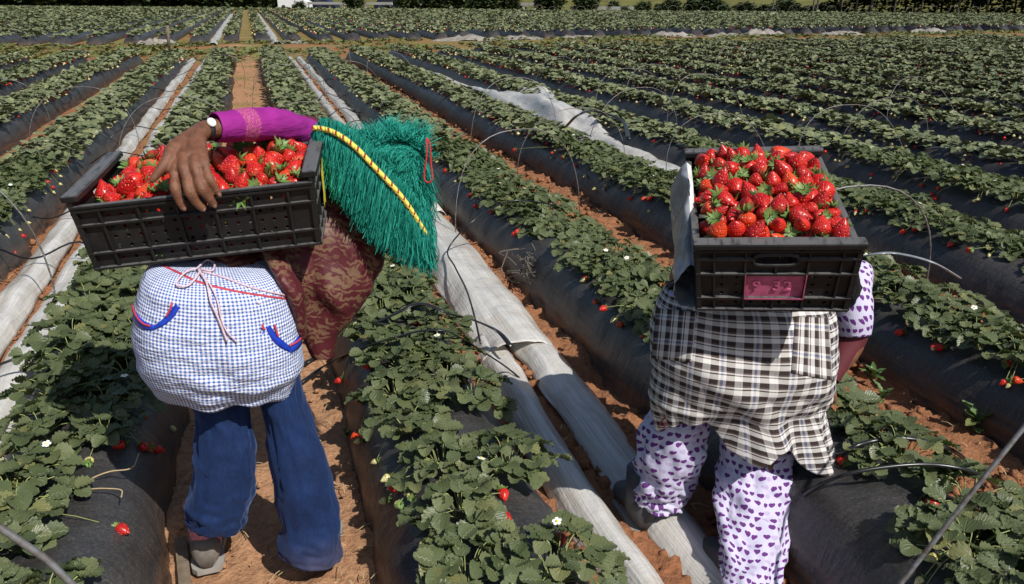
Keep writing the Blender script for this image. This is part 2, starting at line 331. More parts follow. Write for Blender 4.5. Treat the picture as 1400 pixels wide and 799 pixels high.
M = dict(soil=m_soil(), mulch=m_mulch(), leaf=m_leaf('strawberry_leaf', (.066, .090, .036), (.158, .178, .082)), leaf2=m_leaf('weed_leaf', (.06, .13, .03), (.12, .20, .06)),
  leaf_far=m_leaf_far('strawberry_leaf_small', (.078, .102, .046), (.21, .225, .112)),
  red=m_berry('ripe_red', (.45, .008, .007), (.58, .022, .012)), red2=m_berry('dark_red', (.36, .006, .008), (.50, .012, .010)), orange=m_berry('orange_red', (.58, .03, .008), (.62, .07, .014)),
  pale=m_berry('unripe', (.50, .46, .16), (.60, .55, .27), (.45, .3, .1)), calyx=m_leaf_far('calyx_green', (.07, .15, .03), (.17, .26, .07)), stem=simple('pale_stem', (.26, .30, .10)), petal=simple('white_petal', (.8, .8, .76)),
  film=m_film(), check=m_check(), plaid=m_plaid(), plaid_r=m_plaid(True), hearts=m_hearts(), paisley=m_paisley(), denim=m_denim(), skin=m_skin(), sleeve=m_sleeve(), rope=m_rope(), crate=m_crate(), yarn=m_yarn(), wire=m_wire(),
  green_cloth=simple('green_cloth', (.006, .17, .125), .9), red_cord=simple('red_cord', (.42, .015, .02), .7), blue=simple('blue_ribbon', (.012, .045, .42), .35, .5, .2, 60), redtrim=simple('red_trim', (.45, .04, .07), .7), string=simple('red_white_string', (.60, .46, .52), .8, .2, .45, 260),
  pink=simple('pink_paint', (.40, .085, .17), .5, .4, .25, 40), yellow=simple('yellow_tape', (.72, .62, .06), .5, .4, .2, 30), sock=simple('pink_sock', (.62, .24, .28), .9, .2, .35, 160), shoe=simple('grey_canvas', (.16, .145, .125), .85, .2, .2, 60, .2), sole=simple('grey_rubber', (.27, .255, .23), .7, .3), boot=simple('dark_rubber', (.045, .045, .05), .6),
  maroon=simple('maroon_knit', (.085, .008, .014), .8), purple=simple('purple_cloth', (.17, .01, .14), .8), hose=simple('black_strap', (.012, .012, .013), .3, .5, .3, 50), steel=simple('watch_steel', (.6, .6, .58), .25), strap=simple('black_watch_strap', (.015, .015, .015), .5), white=simple('white_plastic', (.62, .61, .58), .4, .5, .2, 18), heap=simple('dusty_film', (.26, .235, .20), .4, .5, .35, 4), greysheet=simple('grey_film', (.22, .23, .25), .25, .6, .3, 20), hair=simple('dark_hair', (.012, .009, .008), .5), eye=simple('eye_white', (.7, .68, .65), .2), scarf=simple('brown_scarf', (.1, .05, .04), .9), lilac=simple('lilac_band', (.42, .40, .60), .9), wood=simple('weathered_wood', (.16, .125, .09), .9, .2, .3, 30, .3), dry=simple('dry_straw', (.42, .31, .17), .9),
  bark=simple('bark', (.10, .085, .07), .95), hill=simple('dry_grass_hill', (.12, .118, .036), .95, .1, .3, .35, coord='Object'), bushleaf=m_leaf_far('bush_leaf', (.022, .04, .014), (.06, .085, .03)), darkleaf=m_leaf_far('tree_leaf', (.010, .018, .008), (.028, .04, .016)), concrete=simple('pale_concrete', (.5, .48, .44), .9), carwhite=simple('white_car_paint', (.8, .8, .8), .3), cardark=simple('dark_blue_paint', (.015, .02, .05), .3), glass=simple('dark_glass', (.02, .025, .03), .1), rubber=simple('tyre_rubber', (.02, .02, .02), .9))
# ------------------------------------------------------------------ the setting: soil, planting beds, hill
SP = 1.2; HB = .27; BW = .29; Y_END = 24.4; Y_FAR = 34.6
def bed_cx(n): return .22+SP*(n-1)+.275
def bed_end(n): return Y_END+.5*sin(n*2.1)
def edge_y(x): return 126-1.05*np.asarray(x, float)
def prof(d): return np.clip(1-np.abs(d)**4, 0, 1)**.72
def bed_wob(n, y): return .035*n2(y, 0*np.asarray(y)+n*3.1, .55, 3)
def bed_hgt(n, y): return HB*(1+.10*n2(y, 0*np.asarray(y)+n*7.7, .8, 3))
def bed_z(n, x, y):
    d = (x-bed_cx(n)-bed_wob(n, y))/BW
    return float(bed_hgt(n, y)*prof(np.array(d)))
def axis(segs):
    out = []
    for a, b, s in segs: out.append(np.arange(a, b, s))
    return np.concatenate(out+[[segs[-1][1]]])
gx = axis([(-600, -60, 60), (-60, -14, 4), (-14, -4, .5), (-4, -1.7, .08), (-1.7, 4.4, .026), (4.4, 10, .1), (10, 30, 1.), (30, 90, 5), (90, 700, 60)])
gy = axis([(-60, -4, 8), (-4, 1.2, .4), (1.2, 6.5, .026), (6.5, 14, .07), (14, 40, .5), (40, 200, 8), (200, 900, 60)])
X, Y = np.meshgrid(gx, gy)
amp = np.clip((16-Y)/8, 0, 1)*np.clip((12-np.abs(X-2))/5, 0, 1)
Z = amp*(1+.8*np.clip((X-.6)*3, 0, 1))*(.016*n2(X, Y, 2.3, 2)+.011*n2(X, Y, 9, 2, 4.)+.022*np.maximum(0, n2(X, Y, 17, 3, 9.)-.15)+.006*n2(X, Y, 45, 2, 2.))
Z -= .012
V = np.stack([X, Y, Z], -1).reshape(-1, 3)
tag(link('ground', mesh('ground', V, gridF(len(gx), len(gy)), M['soil'])), kind='structure')
# grassy hill beyond the far edge of the field
q = np.linspace(-260, 420, 60); r = np.array([0, 6, 14, 25, 45, 80, 130, 200.]); hz = np.array([-.05, .05, .5, 1.6, 5, 12, 20, 28.])
QX, RR = np.meshgrid(q, r); ex, ey = 1.05/1.45, 1/1.45
bx = QX; by = np.interp(QX, [-260, -38, 100, 420], [170, 166, 21, -315.])
V = np.stack([bx+ex*(RR+4), by+ey*(RR+4), np.tile(hz[:, None], (1, 60))*(1+.35*n2(bx*.02, RR*.02, 1., 2))], -1)
tag(link('grass_hill', mesh('grass_hill', V.reshape(-1, 3), gridF(60, len(r)), M['hill'])), kind='structure')

pd = np.concatenate([[-1.06, -1.0, -.985], np.linspace(-.96, .96, 15), [.985, 1.0, 1.06]])
def bed_mesh(n, ys, tail=.5):
    cx = bed_cx(n)+bed_wob(n, ys); h = bed_hgt(n, ys); y0, y1 = ys[0], ys[-1]
    tap = np.clip((y1-ys)/tail, 0, 1)**.5
    Xb = cx[:, None]+pd[None]*BW*(1+.06*n2(ys, 0*ys+n*1.3, 2.2, 2))[:, None]; Zb = h[:, None]*prof(pd)[None]*tap[:, None]
    Zb[:, 0] -= .05; Zb[:, -1] -= .05
    yy = ys[:, None]+0*Xb
    fade = np.clip((14-yy)/5, .0, 1)
    Zb += fade*(prof(pd)[None]**.2)*(.011*n2(Xb*5, yy*2, 2., 3, n)+.008*n2(Xb*2, yy*9, 2., 2, n+5)+.010*np.clip(1-abs(n2(Xb*4+yy*2, yy*5, 1., 2, n+15))*3, 0, 1))
    Xb += fade*np.sign(pd)[None]*.012*n2(Zb*6+pd[None]*3, yy*3.5, 2., 3, n+9)*(abs(pd)[None] > .7)
    return np.stack([Xb, yy, Zb], -1).reshape(-1, 3), gridF(len(pd), len(ys))
for n in range(-9, 36):
    ye = bed_end(n); x = bed_cx(n); ys0 = max(-1.5, (x-3.)/1.5 if x > 3 else -1.5, -x*2.2-3 if x < -3 else -1.5)
    if ys0 > ye-2: continue
    ys = axis([(ys0, 9, .045), (9, 15, .12), (15, ye-.6, .35), (ye-.6, ye, .12)]) if ys0 < 9 else axis([(ys0, ye-.6, .35), (ye-.6, ye, .12)])
    V, F = bed_mesh(n, ys)
    tag(link('planting_bed', mesh('planting_bed', V, F, M['mulch'])), kind='structure')
VF, FF, k = [], [], 0
pf = np.array([-1.05, -.93, -.6, .6, .93, 1.05])
for n in range(-36, 54):
    x = bed_cx(n); y0 = Y_FAR+.4*sin(n*1.7); y1 = float(edge_y(x))-1.
    if x < 0: y1 = min(y1, 166)
    y0 = max(y0, x/1.3, -x/.33)
    if y1-y0 < 3: continue
    ys = np.concatenate([[y0, y0+.3], np.arange(y0+2, y1, 2.5)]); tap = np.ones(len(ys)); tap[0] = 0
    xb = x+pf[None]*BW+bed_wob(n, ys)[:, None]; zb = HB*np.array([0, .6, 1, 1, .6, 0])[None]*tap[:, None]
    VF.append(np.stack([xb, ys[:, None]+0*xb, zb], -1).reshape(-1, 3)); FF.append(gridF(6, len(ys), k)); k += 6*len(ys)
tag(link('planting_bed', mesh('planting_bed', np.concatenate(VF), np.concatenate(FF), M['mulch'])), kind='structure')

# clods and crumbs of soil in the furrows
ico = []
def blob_mesh(sub, seed, am):
    import bmesh
    bm = bmesh.new(); bmesh.ops.create_icosphere(bm, subdivisions=sub, radius=1); V = np.array([v.co[:] for v in bm.verts]); F = np.array([[v.index for v in f.verts] for f in bm.faces]); bm.free()
    return V*(1+am*fbm(V*1.7+seed*5.1, 2))[:, None], F
cl = [blob_mesh(1, s, .55) for s in range(6)]
VC, FC, k = [], [], 0
for i in range(15000):
    f = RNG.choice([0, 1, 2, 3, -1], p=[.24, .24, .3, .13, .09]); yc = 1.25+RNG.random()**1.9*20; 
    lx, rx = bed_cx(f)+BW-.02, bed_cx(f+1)-BW+.02; xc = lx+RNG.random()*(rx-lx); 
    if f == 0 and RNG.random() < .5: continue
    if -.5 < n2(xc, yc, 1.6, 2, 6.) < (-.05 if f else .12): continue
    sz = (.004+.024*RNG.random()**3)*(1+.03*yc)*(1.15 if f else .55); V, F = cl[i % 6]; a = RNG.random()*6.3
    Rz = np.array([[cos(a), -sin(a), 0], [sin(a), cos(a), 0], [0, 0, 1]])
    VC.append((V*np.array([1, .8, .65])*sz)@Rz.T+[xc, yc, sz*.3]); FC.append(F+k); k += len(V)
tag(link('soil_clods', mesh('soil_clods', np.concatenate(VC), np.concatenate(FC), M['soil'], smooth=False)), kind='stuff')

# bits of straw and dry leaf lying in the furrows
VC, FC, k = [], [], 0
for i in range(1500):
    f = RNG.choice([0, 1, 2, 3, -1]); yc = 1.3+RNG.random()**1.5*9; lx, rx = bed_cx(f)+BW, bed_cx(f+1)-BW; xc = lx+RNG.random()*(rx-lx); a = RNG.random()*3.14; l = .008+.03*RNG.random(); d_ = np.array([cos(a), sin(a), RNG.normal(0, .12)])*l; e_ = np.array([-sin(a), cos(a), 0])*.0016
    c_ = np.array([xc, yc, .012]); VC.append(np.array([c_-d_-e_, c_-d_+e_, c_+[0, 0, .006]+e_, c_+[0, 0, .006]-e_, c_+d_+e_, c_+d_-e_])); FC.append(np.array([(0, 3, 2, 1), (3, 5, 4, 2)])+k); k += 6
tag(link('straw_bits', mesh('straw_bits', np.concatenate(VC), np.concatenate(FC), M['dry'])), kind='stuff')

# ------------------------------------------------------------------ strawberry plants
def leaflet(L, W, fold, droop, nvs=11, teeth=True):
    v = np.linspace(0, 1, nvs); w = W*np.sin(pi*np.clip(v, 0, 1)**.92)**.55; w[0] = 0; w[-1] = W*.24
    us = np.array([-1, -.55, 0, .55, 1.])
    P = np.zeros((nvs, 5, 3)); UV = np.zeros((nvs, 5, 2))
    for j, u in enumerate(us):
        ww = w.copy()
        if teeth and abs(u) == 1: ww = ww*(1-.085*(np.arange(nvs) % 2))
        P[:, j, 0] = u*ww; P[:, j, 1] = v*L - (abs(u) == 1)*(np.arange(nvs) % 2)*L*.035*(1 if teeth else 0)
        P[:, j, 2] = fold*abs(u)*w - droop*L*(v-.35)**2 + (.0035*np.cos((v-abs(u)*.42)*2*pi*5) if teeth else 0)
        UV[:, j, 0] = u; UV[:, j, 1] = v
    return P.reshape(-1, 3), gridF(5, nvs), UV.reshape(-1, 2)
def rotm(ax, a): return np.array(Matrix.Rotation(a, 3, ax))
def trifoliate(rg, size, nvs=11):
    V, F, U = [], [], []; k = 0
    for ang, s in ((0, 1.), (1.25, .93), (-1.25, .93)):
        v, f, u = leaflet(size*s, size*s*rg.uniform(.48, .58), rg.uniform(.12, .5), rg.uniform(.1, .55), nvs)
        v = v+[0, size*.06, 0]; v = v@rotm('X', rg.uniform(-.25, .25)).T@rotm('Y', rg.uniform(-.3, .3)).T@rotm('Z', ang+rg.uniform(-.2, .2)).T
        V.append(v); F.append(f+k); U.append(u); k += len(v)
    return np.concatenate(V), np.concatenate(F), np.concatenate(U)
def plant_mesh(seed, nl, rad, hgt, size, mats, name='leaves', up=.0):
    rg = np.random.default_rng(seed); mb = MB()
    for i in range(nl):
        a = i*2.4+rg.uniform(-.4, .4); rr = rad*sqrt((i+.6)/nl)*rg.uniform(.8, 1.15); z = hgt*(1-.62*(rr/rad)**2)*rg.uniform(.75, 1.15)
        b = np.array([cos(a)*rr, sin(a)*rr, z]); v, f, u = trifoliate(rg, size*rg.uniform(.72, 1.15))
        tilt = -rg.uniform(-.15, .5)*(rr/rad)-rg.uniform(-.2, .25)
        v = v@rotm('X', tilt).T@rotm('Y', rg.uniform(-.3, .3)).T@rotm('Z', a-pi/2+rg.uniform(-.5, .5)).T+b
        mb.add(v, f, 0, u)
        c = np.array([cos(a)*.012, sin(a)*.012, 0]); tv, tf, tu = tube(spline([c, c*.5+b*.5+[0, 0, z*.35], b], 5), .0016, 4, False); mb.add(tv, tf, 1, tu*0)
    return mb.mesh(name, mats)
LP = [M['leaf'], M['stem']]
PLANTS = [plant_mesh(100+i, [19, 22, 18, 24, 17, 20, 25, 19][i], [.135, .15, .13, .16, .12, .145, .165, .14][i], [.085, .10, .075, .095, .09, .11, .10, .08][i], .060, LP) for i in range(8)]
def berry_mesh(seed, L, W, mat, seg=16, nr=12):
    rg = np.random.default_rng(seed); t = np.linspace(0, 1, nr); pw = rg.uniform(.72, 1.0)
    r = W*np.where(t < .28, np.sin(np.clip(t/.28, 0, 1)*pi/2)**.6, np.cos(np.clip((t-.28)/.72, 0, 1)*pi/2)**pw); r[0] = W*.12; r[-1] = 0.0004
    a = np.linspace(0, 2*pi, seg, endpoint=False); sq = rg.uniform(.82, 1)
    P = np.stack([r[:, None]*np.cos(a)[None], r[:, None]*np.sin(a)[None]*sq, (L*(.35-t))[:, None]+0*a[None]], -1)
    P += .05*W*vnoise(P*70+seed)[..., None]*np.array([1, 1, .4])
    return mesh('strawberry', P.reshape(-1, 3), [tuple(f) for f in gridF(seg, nr, 0, True)]+[tuple(range(seg-1, -1, -1))], mat)
def calyx_mesh(seed, W, z):
    rg = np.random.default_rng(seed); mb = MB()
    for i in range(11):
        a = i*2*pi/11+rg.uniform(-.15, .15); l = W*rg.uniform(.85, 1.35); cu = rg.uniform(.1, 1.1)
        s = np.linspace(0, 1, 5); rr = .002+l*s*(1-.15*cu*s); zz = z+.001+l*(cu*s*s*.7+.05*s); w = .0042*np.sin(pi*(s*.75+.22)); w[-1] = .0003
        d, e = np.array([cos(a), sin(a), 0]), np.array([-sin(a), cos(a), 0])
        C = rr[:, None]*d+zz[:, None]*[0, 0, 1]; V = np.stack([C-w[:, None]*e, C+[0, 0, -.0008], C+w[:, None]*e], 1).reshape(-1, 3)
        mb.add(V, gridF(3, 5))
    P = np.array([[0, 0, z], [rg.uniform(-.004, .004), rg.uniform(-.004, .004), z+.008], [rg.uniform(-.012, .012), .004, z+.018]]); v, f, u = tube(spline(P, 5), .0013, 5); mb.add(v, f)
    return mb.mesh('calyx', M['calyx'])
RED = ['red', 'red', 'red2', 'red', 'orange', 'red2']
BERRY = [(berry_mesh(i, L, W, M[RED[i]]), calyx_mesh(i, W*.95, L*.34)) for i, (L, W) in enumerate([(.050, .0205), (.045, .0215), (.054, .0195), (.041, .0215), (.047, .020), (.057, .022)])]
SMALL = [(berry_mesh(20+i, L, W, M[m]), calyx_mesh(20+i, W*.8, L*.34)) for i, (L, W, m) in enumerate([(.038, .0155, 'red'), (.042, .0165, 'red2'), (.034, .013, 'pale'), (.028, .011, 'pale'), (.036, .015, 'orange')])]
def flower_mesh():
    mb = MB()
    for i in range(5):
        a = i*2*pi/5; V = np.array([(0, 0, 0), (.006, .006, .002), (.013, .004, .002), (.013, -.004, .002), (.006, -.006, .002)])@rotm('Z', a).T; mb.add(V, [(0, 1, 2, 3, 4)])
    v, f = blob_mesh(1, 1, .1); mb.add(v*.004+[0, 0, .002], f, 1); return mb.mesh('flower', [M['petal'], M['yellow']])
FLOWER = flower_mesh()
def stalk_mesh(P): v, f, u = tube(spline(P, 6), .0014, 4, False); return mesh('fruit_stalk', v, f, M['stem'])
# every plant position; the 300 that show largest become objects
spots = []
for n in range(-9, 36):
    for row in (-1, 1):
        y = -.6+.12*(row+1)+.1*(n % 3)
        while y < bed_end(n)-.3:
            y += RNG.uniform(.205, .275)
            x = bed_cx(n)+row*.105+RNG.uniform(-.035, .035)+(.025 if n == 1 else .05 if n > 1 else 0)
            spots.append((n, row, x, y, RNG.random(), RNG.random()))
hypot_ = math.hypot
gaps = [(0, -.52, 2.02, .13), (0, -.55, 2.25, .12), (2, 1.55, 1.95, .22), (2, 1.52, 2.2, .2), (2, 1.5, 2.5, .16), (2, 1.5, 2.75, .16), (3, 2.8, 3.55, .15), (3, 2.74, 2.5, .12), (2, 1.66, 4.35, .12)]
A = np.array([(s[2], s[3], .3) for s in spots]); vis = in_view(A, 160); D = np.linalg.norm(A-_C, axis=1)
keep = [i for i in range(len(spots)) if vis[i] and not any(g[0] == spots[i][0] and abs(spots[i][2]-g[1]) < g[3] and abs(spots[i][3]-g[2]) < g[3]*1.0 for g in gaps)]
keep.sort(key=lambda i: D[i])
for gx_, gy_, gr_ in ((655, 600, .06), (688, 678, .06), (690, 705, .06), (160, 650, .10), (170, 722, .10), (205, 612, .10), (1145, 655, .16), (1180, 700, .15), (1230, 770, .12), (1150, 610, .1), (1290, 470, .12)):
    gq = ground_at(gx_, gy_, HB); keep = [i for i in keep if hypot_(spots[i][2]-gq[0], spots[i][3]-gq[1]) > gr_]
near_i, rest_i = keep[:296], keep[296:]
ORD = 'zeroth first second third fourth fifth sixth seventh eighth ninth tenth eleventh twelfth thirteenth fourteenth fifteenth sixteenth seventeenth eighteenth nineteenth twentieth twenty-first twenty-second twenty-third twenty-fourth twenty-fifth twenty-sixth twenty-seventh twenty-eighth twenty-ninth thirtieth'.split()
ORD += ['%s-%s' % (t, o) for t in ('thirty', 'forty', 'fifty') for o in ORD[1:10]+['tenth']]
for k_, w_ in ((40, 'fortieth'), (50, 'fiftieth'), (60, 'sixtieth')): ORD[k_] = w_
def bedname(n):
    if n == 0: return 'bed left of the gingham picker'
    if n == 1: return 'bed between the two pickers'
    if n == 2: return 'bed right of the plaid picker'
    return '%s bed right of the plaid picker' % ORD[n-1] if n > 0 else '%s bed left of the gingham picker' % ORD[1-n]
near_i.sort(key=lambda i: (spots[i][0], spots[i][1], spots[i][3]))
cnt = {}; ROOTS = []
fixed = {}
def add_fruit(root, n, x, y, rt, rg, kind, lx, ly, lz, roll):
    m, c = kind; o = link('strawberry', m, root, (lx, ly, lz), roll, rg.uniform(.85, 1.15)); link('calyx', c, o); return o
for i in near_i:
    n, row, x, y, r1, r2 = spots[i]; cnt[(n, row)] = cnt.get((n, row), 0)+1; k = cnt[(n, row)]
    rg = np.random.default_rng(i); rz = r1*6.28
    lab = '%s strawberry plant along the %s edge of %s' % (ORD[min(k, 30)], 'left' if row < 0 else 'right', bedname(n))
    p = thing('strawberry_plant', (x, y, bed_z(n, x, y)-.004), lab, 'strawberry plant', 'strawberry plants on the black beds')
    link('leaves', PLANTS[int(r2*8)], p, (0, 0, 0), (rg.uniform(-.08, .08), row*.10+rg.uniform(-.08, .08), rz), rg.uniform(.88, 1.14)*(.92 if D[i] < 2.2 else 1.))
    nf = rg.choice([0, 1, 2, 3], p=[.16, .34, .32, .18])
    if row > 0 and n >= 1: nf = max(0, nf-1)
    base = rg.uniform(-.09, .09)
    for q in range(nf):
        ox = row*rg.uniform(.105, .165); oy = base+rg.uniform(-.045, .045); wx = x+ox; zz = bed_z(n, wx, y+oy)
        if zz < .05: ox *= .6; wx = x+ox; zz = bed_z(n, wx, y+oy)
        kd = SMALL[int(rg.choice([0, 1, 2, 3, 4], p=[.28, .14, .28, .22, .08]))]
        lz = zz+.017-p.location.z
        add_fruit(p, n, x, y, 0, rg, kd, ox, oy, lz, (row*rg.uniform(-.2, .9)*0+rg.uniform(-.5, .5), -row*rg.uniform(.9, 1.5), rg.uniform(-.7, .7)))
        link('fruit_stalk', stalk_mesh([(0, 0, .03), (ox*.55, oy*.6, lz*.4+.055), (ox*.93, oy*.98, lz+.008)]), p)
    if rg.random() < .22: link('flower', FLOWER, p, (rg.uniform(-.1, .1), rg.uniform(-.1, .1), .105), (rg.uniform(-.4, .4), rg.uniform(-.4, .4), 0))
    ROOTS.append((p, n, x, y))
def extra_berry(px_, py_, kind, dz=.018, roll=(1.4, 0, .5), sc=1.15):        # single berries the photo shows lying on the film, each part of the plant it grows on
    q = ground_at(px_, py_, HB); 
    for _ in range(6):
        n = min(range(-3, 8), key=lambda b: abs(bed_cx(b)-q[0])); q = ground_at(px_, py_, max(.02, bed_z(n, q[0], q[1]))+dz)
    p = min((r for r in ROOTS if r[1] == n), key=lambda r: (r[2]-q[0])**2+(r[3]-q[1])**2)[0]; l = q-np.array(p.location)
    m, c = SMALL[kind]; o = link('strawberry', m, p, l, roll, sc); link('calyx', c, o)
    link('fruit_stalk', stalk_mesh([(0, 0, .02), (l[0]*.5, l[1]*.5, l[2]*.5+.03), tuple(l*.93+np.array([0, 0, .008]))]), p)
for e in [(166, 724, 1), (165, 608, 0), (206, 612, 1), (140, 600, 2), (122, 630, 2), (688, 675, 0), (689, 706, 1), (648, 652, 0), (656, 674, 2), (545, 690, 2), (562, 678, 2), (525, 685, 3), (495, 547, 0), (684, 607, 0), (766, 737, 1), (573, 440, 0), (493, 438, 0), (30, 520, 4), (825, 422, 0), (878, 432, 1), (1152, 630, 0), (1377, 497, 0), (1389, 520, 4), (1276, 690, 1), (1385, 716, 0), (1275, 763, 2), (703, 205, 0), (672, 232, 1), (632, 520, 1), (626, 505, 0), (594, 583, 2), (612, 597, 3), (880, 272, 4), (922, 292, 0), (1325, 342, 0), (1296, 335, 1), (1255, 285, 0)]: extra_berry(*e, roll=(1.3+.3*sin(e[0]), .2, e[1] % 6))

# the smaller plants farther off: one mass of leaflets with fruit at the bed edges
def leaf_cloud(P, size, spread, nl, seed, h):
    rg = np.random.default_rng(seed); N = len(P); C = np.repeat(P, nl, 0); m = len(C)
    a = rg.random(m)*2*pi; r = spread*np.sqrt(rg.random(m)); C = C+np.stack([np.cos(a)*r, np.sin(a)*r*1.1, h*(1-.6*(r/spread)**2)*rg.uniform(.5, 1.15, m)], -1)
    out = []
    hexa = np.array([(0, 0, 0), (-.50, .34, .10), (-.40, .84, .08), (0, 1., -.06), (.40, .84, .08), (.50, .34, .10)])
    s = size*rg.uniform(.7, 1.2, m); yaw = rg.random(m)*2*pi; tx = rg.normal(0, .3, m); ty = rg.normal(0, .3, m)
    for da in (0, 1.35, -1.35):
        V = hexa[None]*s[:, None, None]; x, y, z = V[..., 0], V[..., 1], V[..., 2]
        ca, sa = np.cos(da+rg.normal(0, .15, m))[:, None], np.sin(da+rg.normal(0, .15, m))[:, None]; x, y = x*ca-y*sa, x*sa+y*ca
        y, z = y*np.cos(tx)[:, None]-z*np.sin(tx)[:, None], y*np.sin(tx)[:, None]+z*np.cos(tx)[:, None]
        x, z = x*np.cos(ty)[:, None]+z*np.sin(ty)[:, None], -x*np.sin(ty)[:, None]+z*np.cos(ty)[:, None]
        c, q = np.cos(yaw)[:, None], np.sin(yaw)[:, None]; x, y = x*c-y*q, x*q+y*c
        out.append(np.stack([x, y, z], -1)+C[:, None])
    V = np.concatenate(out).reshape(-1, 3); k = np.arange(len(V)//6)*6
    return V, np.concatenate([np.stack([k, k+5, k+4, k+3], -1), np.stack([k, k+3, k+2, k+1], -1)])
OCT = np.array([(1, 0, 0), (-1, 0, 0), (0, 1, 0), (0, -1, 0), (0, 0, 1), (0, 0, -1.3)]); OF = np.array([(0, 2, 4, 4), (2, 1, 4, 4), (1, 3, 4, 4), (3, 0, 4, 4), (2, 0, 5, 5), (1, 2, 5, 5), (3, 1, 5, 5), (0, 3, 5, 5)])
SV, SF, SM, k = [], [], [], 0
def put(V, F, m):
    global k
    SV.append(V); SF.append(F+k); SM.append(np.full(len(F), m)); k += len(V)
RP = np.array([(spots[i][2], spots[i][3], bed_z(spots[i][0], spots[i][2], spots[i][3])) for i in rest_i]); RR_ = np.array([spots[i][1] for i in rest_i]); RD = np.linalg.norm(RP-_C, axis=1)
for lo, hi, sz, nl in ((0, 11, .064, 19), (11, 18, .066, 21), (18, 60, .070, 20)):
    s = (RD >= lo) & (RD < hi); put(*leaf_cloud(RP[s], sz, .19, nl, int(lo)+5, .105), 0)
for side, prob in ((-1, .95), (1, .6)):
    for rep in range(3):
        s = (RR_ == side) & (RNG.random(len(RP)) < prob*(.62, .5, .35)[rep]); Q = RP[s]; m = len(Q); c = Q+np.stack([side*RNG.uniform(.09, .17, m), RNG.uniform(-.12, .12, m), RNG.uniform(-.035, .02, m)], -1)
        red = RNG.random(m) < .30; szz = np.where(red, RNG.uniform(.013, .021, m), RNG.uniform(.014, .024, m))*np.clip(RD[s]/14, 1, 1.5)
        T = OCT[:, [0, 1, 2]]; V = T[None]*szz[:, None, None]*np.array([1.2, 1, .9])+c[:, None]
        for fl, mi in ((red, 1), (~red, 2)):
            W = V[fl].reshape(-1, 3); F = (OF[None]+(np.arange(fl.sum())*6)[:, None, None]).reshape(-1, 4); put(W, F, mi)
FP = []
for n in range(-36, 54):
    x = bed_cx(n); y0 = max(Y_FAR+.5+.4*sin(n*1.7), x/1.28, -x/.32); y1 = min(float(edge_y(x))-1.5, 164)
    if y1 > y0:
        ys = np.arange(y0, y1, .34); ys = ys+RNG.uniform(-.12, .12, len(ys)); FP.append(np.stack([x+RNG.uniform(-.13, .13, len(ys)), ys, np.full(len(ys), HB-.01)], -1))
FP = np.concatenate(FP); FD = FP[:, 1]
for lo, hi, sz, nl in ((0, 60, .12, 6), (60, 95, .17, 3), (95, 400, .22, 2)):
    s = (FD >= lo) & (FD < hi); put(*leaf_cloud(FP[s], sz, .21, nl, int(lo)+50, .14), 0)
s = RNG.random(len(FP)) < .8; Q = FP[s]+np.stack([RNG.uniform(-.26, -.1, s.sum()), RNG.uniform(-.1, .1, s.sum()), RNG.uniform(-.03, .05, s.sum())], -1)
rd = RNG.random(len(Q)) < .22
for fl, mi in ((rd, 1), (~rd, 2)):
    V = (OCT[None]*.045+Q[fl][:, None]).reshape(-1, 3); put(V, (OF[None]+(np.arange(fl.sum())*6)[:, None, None]).reshape(-1, 4), mi)
SFc = np.concatenate(SF); SMc = np.concatenate(SM)
me = bpy.data.meshes.new('strawberry_plants'); Vv = np.concatenate(SV).astype(np.float32)
tri = SFc[:, 2] == SFc[:, 3]
me.vertices.add(len(Vv)); me.vertices.foreach_set('co', Vv.ravel())
li = np.concatenate([SFc[~tri].ravel(), SFc[tri][:, :3].ravel()]).astype(np.int32); nq, ntr = (~tri).sum(), tri.sum()
me.loops.add(len(li)); me.loops.foreach_set('vertex_index', li); me.polygons.add(nq+ntr)
me.polygons.foreach_set('loop_start', np.concatenate([np.arange(nq)*4, nq*4+np.arange(ntr)*3]).astype(np.int32)); me.polygons.foreach_set('loop_total', np.concatenate([np.full(nq, 4), np.full(ntr, 3)]).astype(np.int32))
me.polygons.foreach_set('material_index', np.concatenate([SMc[~tri], SMc[tri]]).astype(np.int32)); me.update(calc_edges=True)
for m_ in (M['leaf_far'], simple('far_red', (.5, .015, .012), .35), simple('far_unripe', (.62, .56, .26), .5)): me.materials.append(m_)
me.polygons.foreach_set('use_smooth', np.concatenate([np.zeros(nq, bool), np.ones(ntr, bool)]))
print('far foliage faces', nq, ntr, 'near plants', len(near_i))
tag(link('strawberry_plants', me), 'mass of small strawberry plants covering the beds farther up the field', 'strawberry plants', kind='stuff')
# grass and weeds on the headland strip
hp = np.stack([RNG.uniform(-10, 44, 9000), RNG.uniform(24.0, 34.8, 9000), np.zeros(9000)], -1); hp = hp[(n2(hp[:, 0], hp[:, 1], .55, 3, 3.) > -.05) & in_view(hp, 60)]
V, F = leaf_cloud(hp, .09, .14, 2, 99, .09)
tag(link('headland_grass', mesh('headland_grass', V, F, [m_leaf_far('headland_grass_leaf', (.07, .10, .025), (.17, .17, .05))], smooth=False)), 'low grass and weeds on the strip between the two blocks of beds', 'grass', kind='stuff')
